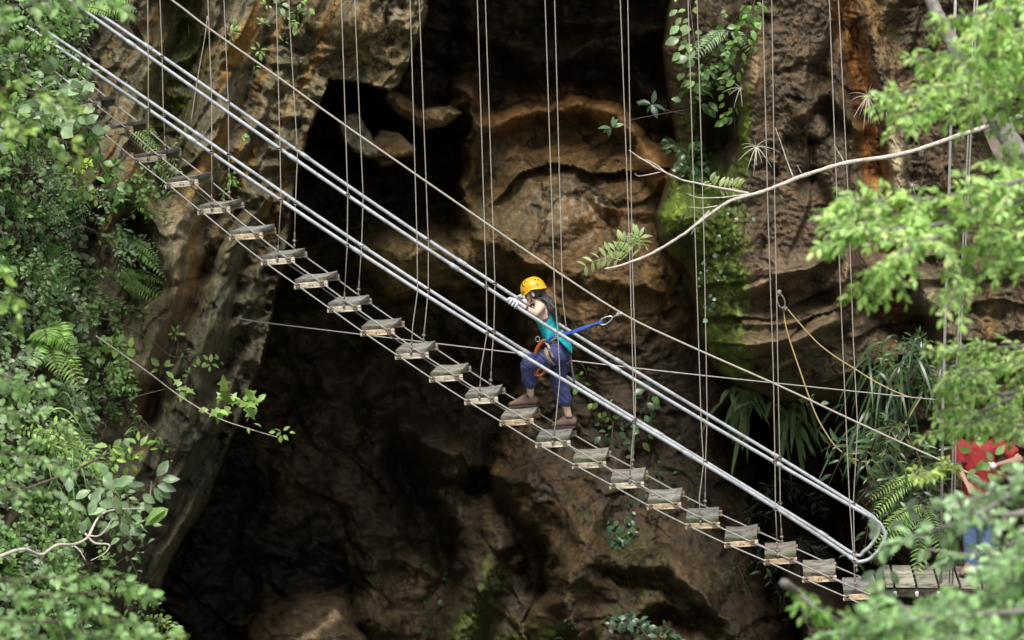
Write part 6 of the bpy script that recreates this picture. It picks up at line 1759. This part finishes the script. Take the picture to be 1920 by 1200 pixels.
tipn = [o for o in bpy.data.objects if o.name.startswith('bare_branch')][0]
lm = LM()
for rach in ([(1205, 470), (1175, 455), (1160, 450)], [(1195, 462), (1200, 445), (1190, 440)], [(1165, 486), (1130, 483), (1092, 502)], [(1180, 478), (1165, 470), (1140, 472)], [(1345, 352), (1370, 350), (1385, 352)], [(1340, 350), (1330, 338)]):
    fp = spline(np.array([P(a, b, D1) for a, b in rach]), 6)
    for q in range(1, len(fp), 2):
        t = nz(fp[min(q + 1, len(fp) - 1)] - fp[q - 1])
        for sg in (-1, 1): lm.leaves(fp[q][None], nz(np.cross(t, TOCAM) * sg + t * .5), TOCAM * .6 + ZV + .2 * g_.randn(3), .115 * (.8 + .3 * g_.rand()), .40, T_OV, leafcol(1, (.42, .52, .24), .15))
lm.build('foliage', M_LEAF, tipn)
mb = MB(); mb.add([S(1826, 188, .3), S(1840, 178, .3), S(1872, 250, .3), S(1880, 290, .3), S(1876, 312, .28), S(1858, 280, .3), S(1842, 240, .32)], [[0, 1, 2, 3, 4, 5, 6]])
mb.tube([S(1833, 184, .22), S(1858, 235, .18), S(1877, 308, .2)], [.07, .10, .02], 6)
tag(mb.build('dead_wood', simple_mat('bleached_wood', (.34, .27, .22), rough=.9, var=.35, scale=8, bump=.3)), 'pale split piece of dead wood leaning behind the tree on the right', 'dead wood')

# ------------------------------------------------------------------ leafy sprays on the right, nearer the camera
def spray(e, limbs, depth, leaf_len, base, dens=1.0, r=.018, bark=None, tpl=T_OV, wid=.48, twl=.42, droop=.18, up=1.2, mat=None, var=.42, yellow=.12, cam_n=.75, start=.0, nm='limb', tilt=.50, root=None):
    lm = LM()
    for ip, pl in enumerate(limbs):
        dd = depth + .8 * g_.randn() * .5
        fp = spline(np.array([P(x, y, dd + .25 * g_.randn()) for x, y in pl]), 7)
        b = MB(); b.tube(fp, np.linspace(r, r * .22, len(fp)), 6)
        if root is not None and not (30 < pl[0][0] < 1960):      # bare part of the limb, back to where it grows from
            g0 = fp[1] - fp[0]; rp = P(root[0], root[1], dd + .3)
            b.tube(spline([rp, rp * .5 + (fp[0] - nz(g0) * .5) * .5, fp[0]], 6), np.linspace(r * 1.6, r, 13), 6)
        tw = b
        L = np.linalg.norm(np.diff(fp, axis=0), axis=1).sum()
        for k in range(int(L * 17 * dens) + 2):
            u = (start + (1 - start) * (k + g_.rand()) / (int(L * 17 * dens) + 2)) * (len(fp) - 1.001); i = int(u); p0 = fp[i] + (fp[i + 1] - fp[i]) * (u - i); tg = nz(fp[i + 1] - fp[i])
            sgn = 1 if k % 2 else -1
            hor = nz(np.cross(tg, ZV)) * sgn
            d = nz(tg * (.5 + .5 * g_.rand()) + hor * (.25 + .55 * g_.rand()) + ZV * (tilt * g_.randn() - .10)); l = twl * (.5 + .7 * g_.rand()) * (1.1 - .55 * u / len(fp))
            t = np.linspace(0, 1, 7)[:, None]; q = p0 + d * l * t - ZV * droop * l * t ** 2
            tw.tube(q, np.linspace(.004, .0015, 7), 4, caps=False)
            m = max(4, int(l / leaf_len * 3.6)); uu = np.clip((np.arange(m) + .6) / m, 0, 1) * 5.999; ii = uu.astype(int); ps = q[ii] + (q[ii + 1] - q[ii]) * (uu - ii)[:, None]
            t2 = nz(q[-1] - q[0]); sd_ = nz(np.cross(t2, ZV * .6 + TOCAM * .6 + .3 * g_.randn(3))); alt = np.where(np.arange(m) % 2, 1, -1)[:, None]
            lm.leaves(ps, t2 * .6 + sd_ * alt * .8 + .32 * g_.randn(m, 3) - ZV * .15, ZV * up + TOCAM * cam_n + .40 * g_.randn(m, 3), leaf_len * (.7 + .5 * g_.rand(m)), wid * (.85 + .3 * g_.rand(m)), tpl, leafcol(m, base, var, yellow))
            lm.leaves(q[-1][None], t2 - ZV * .2, ZV * up + TOCAM * .4, leaf_len, wid, tpl, leafcol(1, base, var, yellow))
        b.build(nm, bark or M_GREYBARK, e)
    lm.build('foliage', mat or M_LEAF, e)


C_SUN = (0.48, 0.74, 0.24)
t1 = empty('tree', tuple(P(1960, 420, 22)), 'leaning grey-trunked tree with a bright green crown in the upper right corner', 'tree')
tk = spline(np.array([P(1725, -60, 22.5), P(1752, 15, 22.4), P(1785, 80, 22.3), P(1835, 165, 22.2), P(1880, 240, 22.1), P(1930, 320, 22.0), P(2010, 440, 21.9), P(2180, 760, 21.6), P(2300, 1200, 21.2), P(2380, 1900, 21)]), 8)
b = MB(); b.tube(tk[::-1], np.linspace(.115, .042, len(tk)) * (1 + .06 * g_.randn(len(tk))), 10); b.build('trunk', M_GREYBARK, t1)
spray(t1, [[(2000, -20), (1900, 15), (1830, 25), (1760, 46)], [(1990, 60), (1900, 95), (1820, 112), (1715, 112)], [(2000, 110), (1900, 140), (1800, 158), (1700, 175), (1655, 186)],
           [(1990, 150), (1880, 180), (1780, 196), (1690, 214)], [(2000, 20), (1930, 50), (1860, 70)], [(1990, 185), (1915, 205), (1860, 200)], [(2000, -50), (1930, -20), (1880, 0)]], 17.8, .062, C_SUN, 1.45, twl=.26, root=(2330, 330))
t2 = empty('leafy_branch', tuple(P(1990, 400, 19)), 'bright green leafy branch sweeping in from the right under the bare branch', 'branch', 'bright sprays on the right')
spray(t2, [[(2000, 315), (1890, 345), (1760, 370), (1650, 376), (1580, 376)], [(2000, 360), (1870, 385), (1730, 398), (1620, 405), (1560, 404)], [(1880, 392), (1740, 424), (1620, 432), (1545, 455)],
           [(1800, 430), (1700, 468), (1655, 505), (1612, 546)], [(1990, 420), (1880, 450), (1815, 490), (1785, 560)], [(1990, 300), (1930, 318), (1885, 310)], [(1990, 470), (1920, 490), (1870, 480)]], 17.4, .062, C_SUN, 1.4, twl=.26, root=(2420, 520))
t3 = empty('leafy_branch', tuple(P(1990, 700, 20)), 'bright leafy branch in front of the person in red', 'branch', 'bright sprays on the right')
spray(t3, [[(2000, 640), (1880, 652), (1815, 655), (1760, 645)], [(1990, 670), (1880, 690), (1810, 700), (1765, 730)], [(2000, 720), (1890, 738), (1820, 752), (1760, 770)], [(1900, 745), (1820, 780), (1750, 812)], [(1990, 770), (1900, 782), (1840, 788), (1795, 800)], [(1990, 795), (1920, 800), (1850, 803)]], 19.0, .058, (.46, .68, .24), 1.4, twl=.20, root=(2420, 800))
spray(t3, [[(1800, 868), (1765, 876), (1715, 893)]], 21.0, .06, (.38, .52, .12), 1.3, twl=.10, r=.006)
lm = LM()
for x, y, a in ((1838, 838, 100), (1850, 846, 300), (1842, 862, 250), (1858, 870, 200), (1866, 852, 40), (1830, 880, 220), (1852, 888, 320), (1876, 878, 10), (1846, 824, 150), (1868, 830, 60), (1822, 846, 170)):
    lm.leaves(P(x, y, 21.5)[None], nz(math.cos(R(a)) * RGT + math.sin(R(a)) * UPV), TOCAM + .4 * g_.randn(3), .10, .62, T_OV, leafcol(1, (.36, .56, .22), .25))
e = empty('leafy_branch', tuple(P(1850, 900, 21.5)), 'few broad green leaves hanging in front of the red shirt', 'branch')
lm.build('foliage', M_LEAF, e)
b = MB(); b.tube(spline([P(1900, 900, 21.6), P(1860, 880, 21.6), P(1845, 850, 21.6), P(1850, 820, 21.6)], 5), .005, 5); b.build('twig', M_TWIG, e)
t4 = empty('leafy_branch', tuple(P(1990, 930, 16)), 'shadowed grey-green branch across the wooden platform, nearest the camera on the right', 'branch', 'dark blurred branches on the right')
spray(t4, [[(2010, 850), (1900, 925), (1830, 965), (1750, 995), (1660, 1020)], [(2000, 940), (1900, 965), (1830, 960), (1770, 930)], [(2010, 960), (1920, 1010), (1830, 1040), (1740, 1030)], [(2010, 905), (1930, 905), (1870, 920), (1820, 940)], [(2000, 1010), (1900, 1040), (1860, 1070)]], 16.0, .072, (.27, .42, .22), .62, r=.026, wid=.55, twl=.20, mat=M_GLOSS, yellow=.1, up=.7, root=(2450, 1080))
t5 = empty('bush', tuple(P(1800, 1260, 15)), 'blurred green bush along the bottom right edge', 'bush')
spray(t5, [[(2010, 1090), (1900, 1110), (1820, 1125), (1750, 1135)], [(2010, 1140), (1850, 1150), (1720, 1158), (1600, 1172)], [(2000, 1190), (1850, 1185), (1700, 1190), (1530, 1198)], [(1990, 1050), (1930, 1085), (1880, 1110)], [(1800, 1160), (1700, 1140), (1640, 1130)], [(1980, 1220), (1800, 1210), (1620, 1215)], [(2010, 980), (1950, 1020), (1900, 1060)]],
      14.5, .065, (.25, .43, .18), 1.3, r=.014, wid=.55, twl=.22, yellow=.15, up=.7, root=(2400, 1480))
t6 = empty('leafy_branch', tuple(P(1480, 1100, 15.5)), 'blurred branch stub with one bright sprig below the last bridge step', 'branch')
spray(t6, [[(1470, 1093), (1500, 1115), (1530, 1140), (1600, 1180)]], 17.5, .06, (.20, .38, .09), .5, r=.026, wid=.55, twl=.10, start=.35)
t7 = empty('leafy_branch', tuple(P(1690, 1050, 17)), 'a few pale blurred leaves in front of the bend of the handrails', 'branch')
lm = LM()
for x, y, a in ((1640, 1000, 100), (1632, 1012, 60), (1655, 1062, 250), (1672, 1068, 290), (1640, 1070, 215), (1665, 990, 20), (1700, 960, 60), (1722, 980, 120), (1690, 1010, 330)):
    lm.leaves(P(x, y, 18.0)[None], nz(math.cos(R(a)) * RGT + math.sin(R(a)) * UPV), TOCAM + .4 * g_.randn(3), .11, .5, T_OV, leafcol(1, (.22, .32, .22), .2))
lm.build('foliage', M_LEAF, t7)
b = MB(); b.tube(spline([P(1760, 1000, 18), P(1710, 1005, 18), P(1670, 1025, 18), P(1645, 1060, 18)], 5), .006, 5); b.build('twig', M_TWIG, t7)

# ------------------------------------------------------------------ blurred sprays at the left edge, near the camera
FGL = 'blurred sprays at the left edge'
for limbs, dep, ll, col, lab, dn in (
    ([[(-60, 10), (40, 10), (130, 5), (245, -5)], [(-60, 60), (10, 70), (60, 60)], [(-40, -30), (100, -20), (160, 20)]], 18.0, .080, (.26, .42, .17), 'blurred bright spray in the very top left corner', .22),
    ([[(-60, 165), (40, 170), (110, 195), (140, 205)], [(-60, 230), (40, 245), (110, 262), (150, 275)], [(-60, 200), (20, 205), (60, 190)]], 18.0, .070, (.32, .50, .12), 'blurred yellow-green spray left of the second bridge step', .22),
    ([[(-60, 480), (0, 500), (30, 560)], [(-60, 600), (0, 590), (40, 610)]], 18.0, .070, (.30, .48, .12), 'blurred sprig half way down the left edge', .25),
    ([[(-80, 690), (10, 705), (90, 735)], [(-80, 760), (20, 770), (110, 790)], [(-80, 850), (30, 850), (120, 870)], [(-80, 920), (20, 910), (90, 925)]], 20.5, .068, (.26, .42, .17), 'soft pale green spray at the left edge beside the grass', .5),
    ([[(-80, 1085), (60, 1085), (150, 1080), (235, 1085)], [(-80, 1120), (80, 1115), (180, 1110), (280, 1120)], [(-60, 1160), (80, 1165), (200, 1160), (270, 1172)], [(-60, 1205), (100, 1190), (240, 1190), (345, 1190)]], 17.5, .068, (.22, .38, .14), 'large blurred spray filling the bottom left corner', .55),
):
    e = empty('leafy_branch', tuple(P(limbs[0][0][0], limbs[0][0][1], dep)), lab, 'branch', FGL)
    spray(e, limbs, dep, ll, col, dn, r=.008, wid=.6, twl=.20, up=.6, bark=M_TWIG, root=(-420, limbs[0][0][1] + 160))
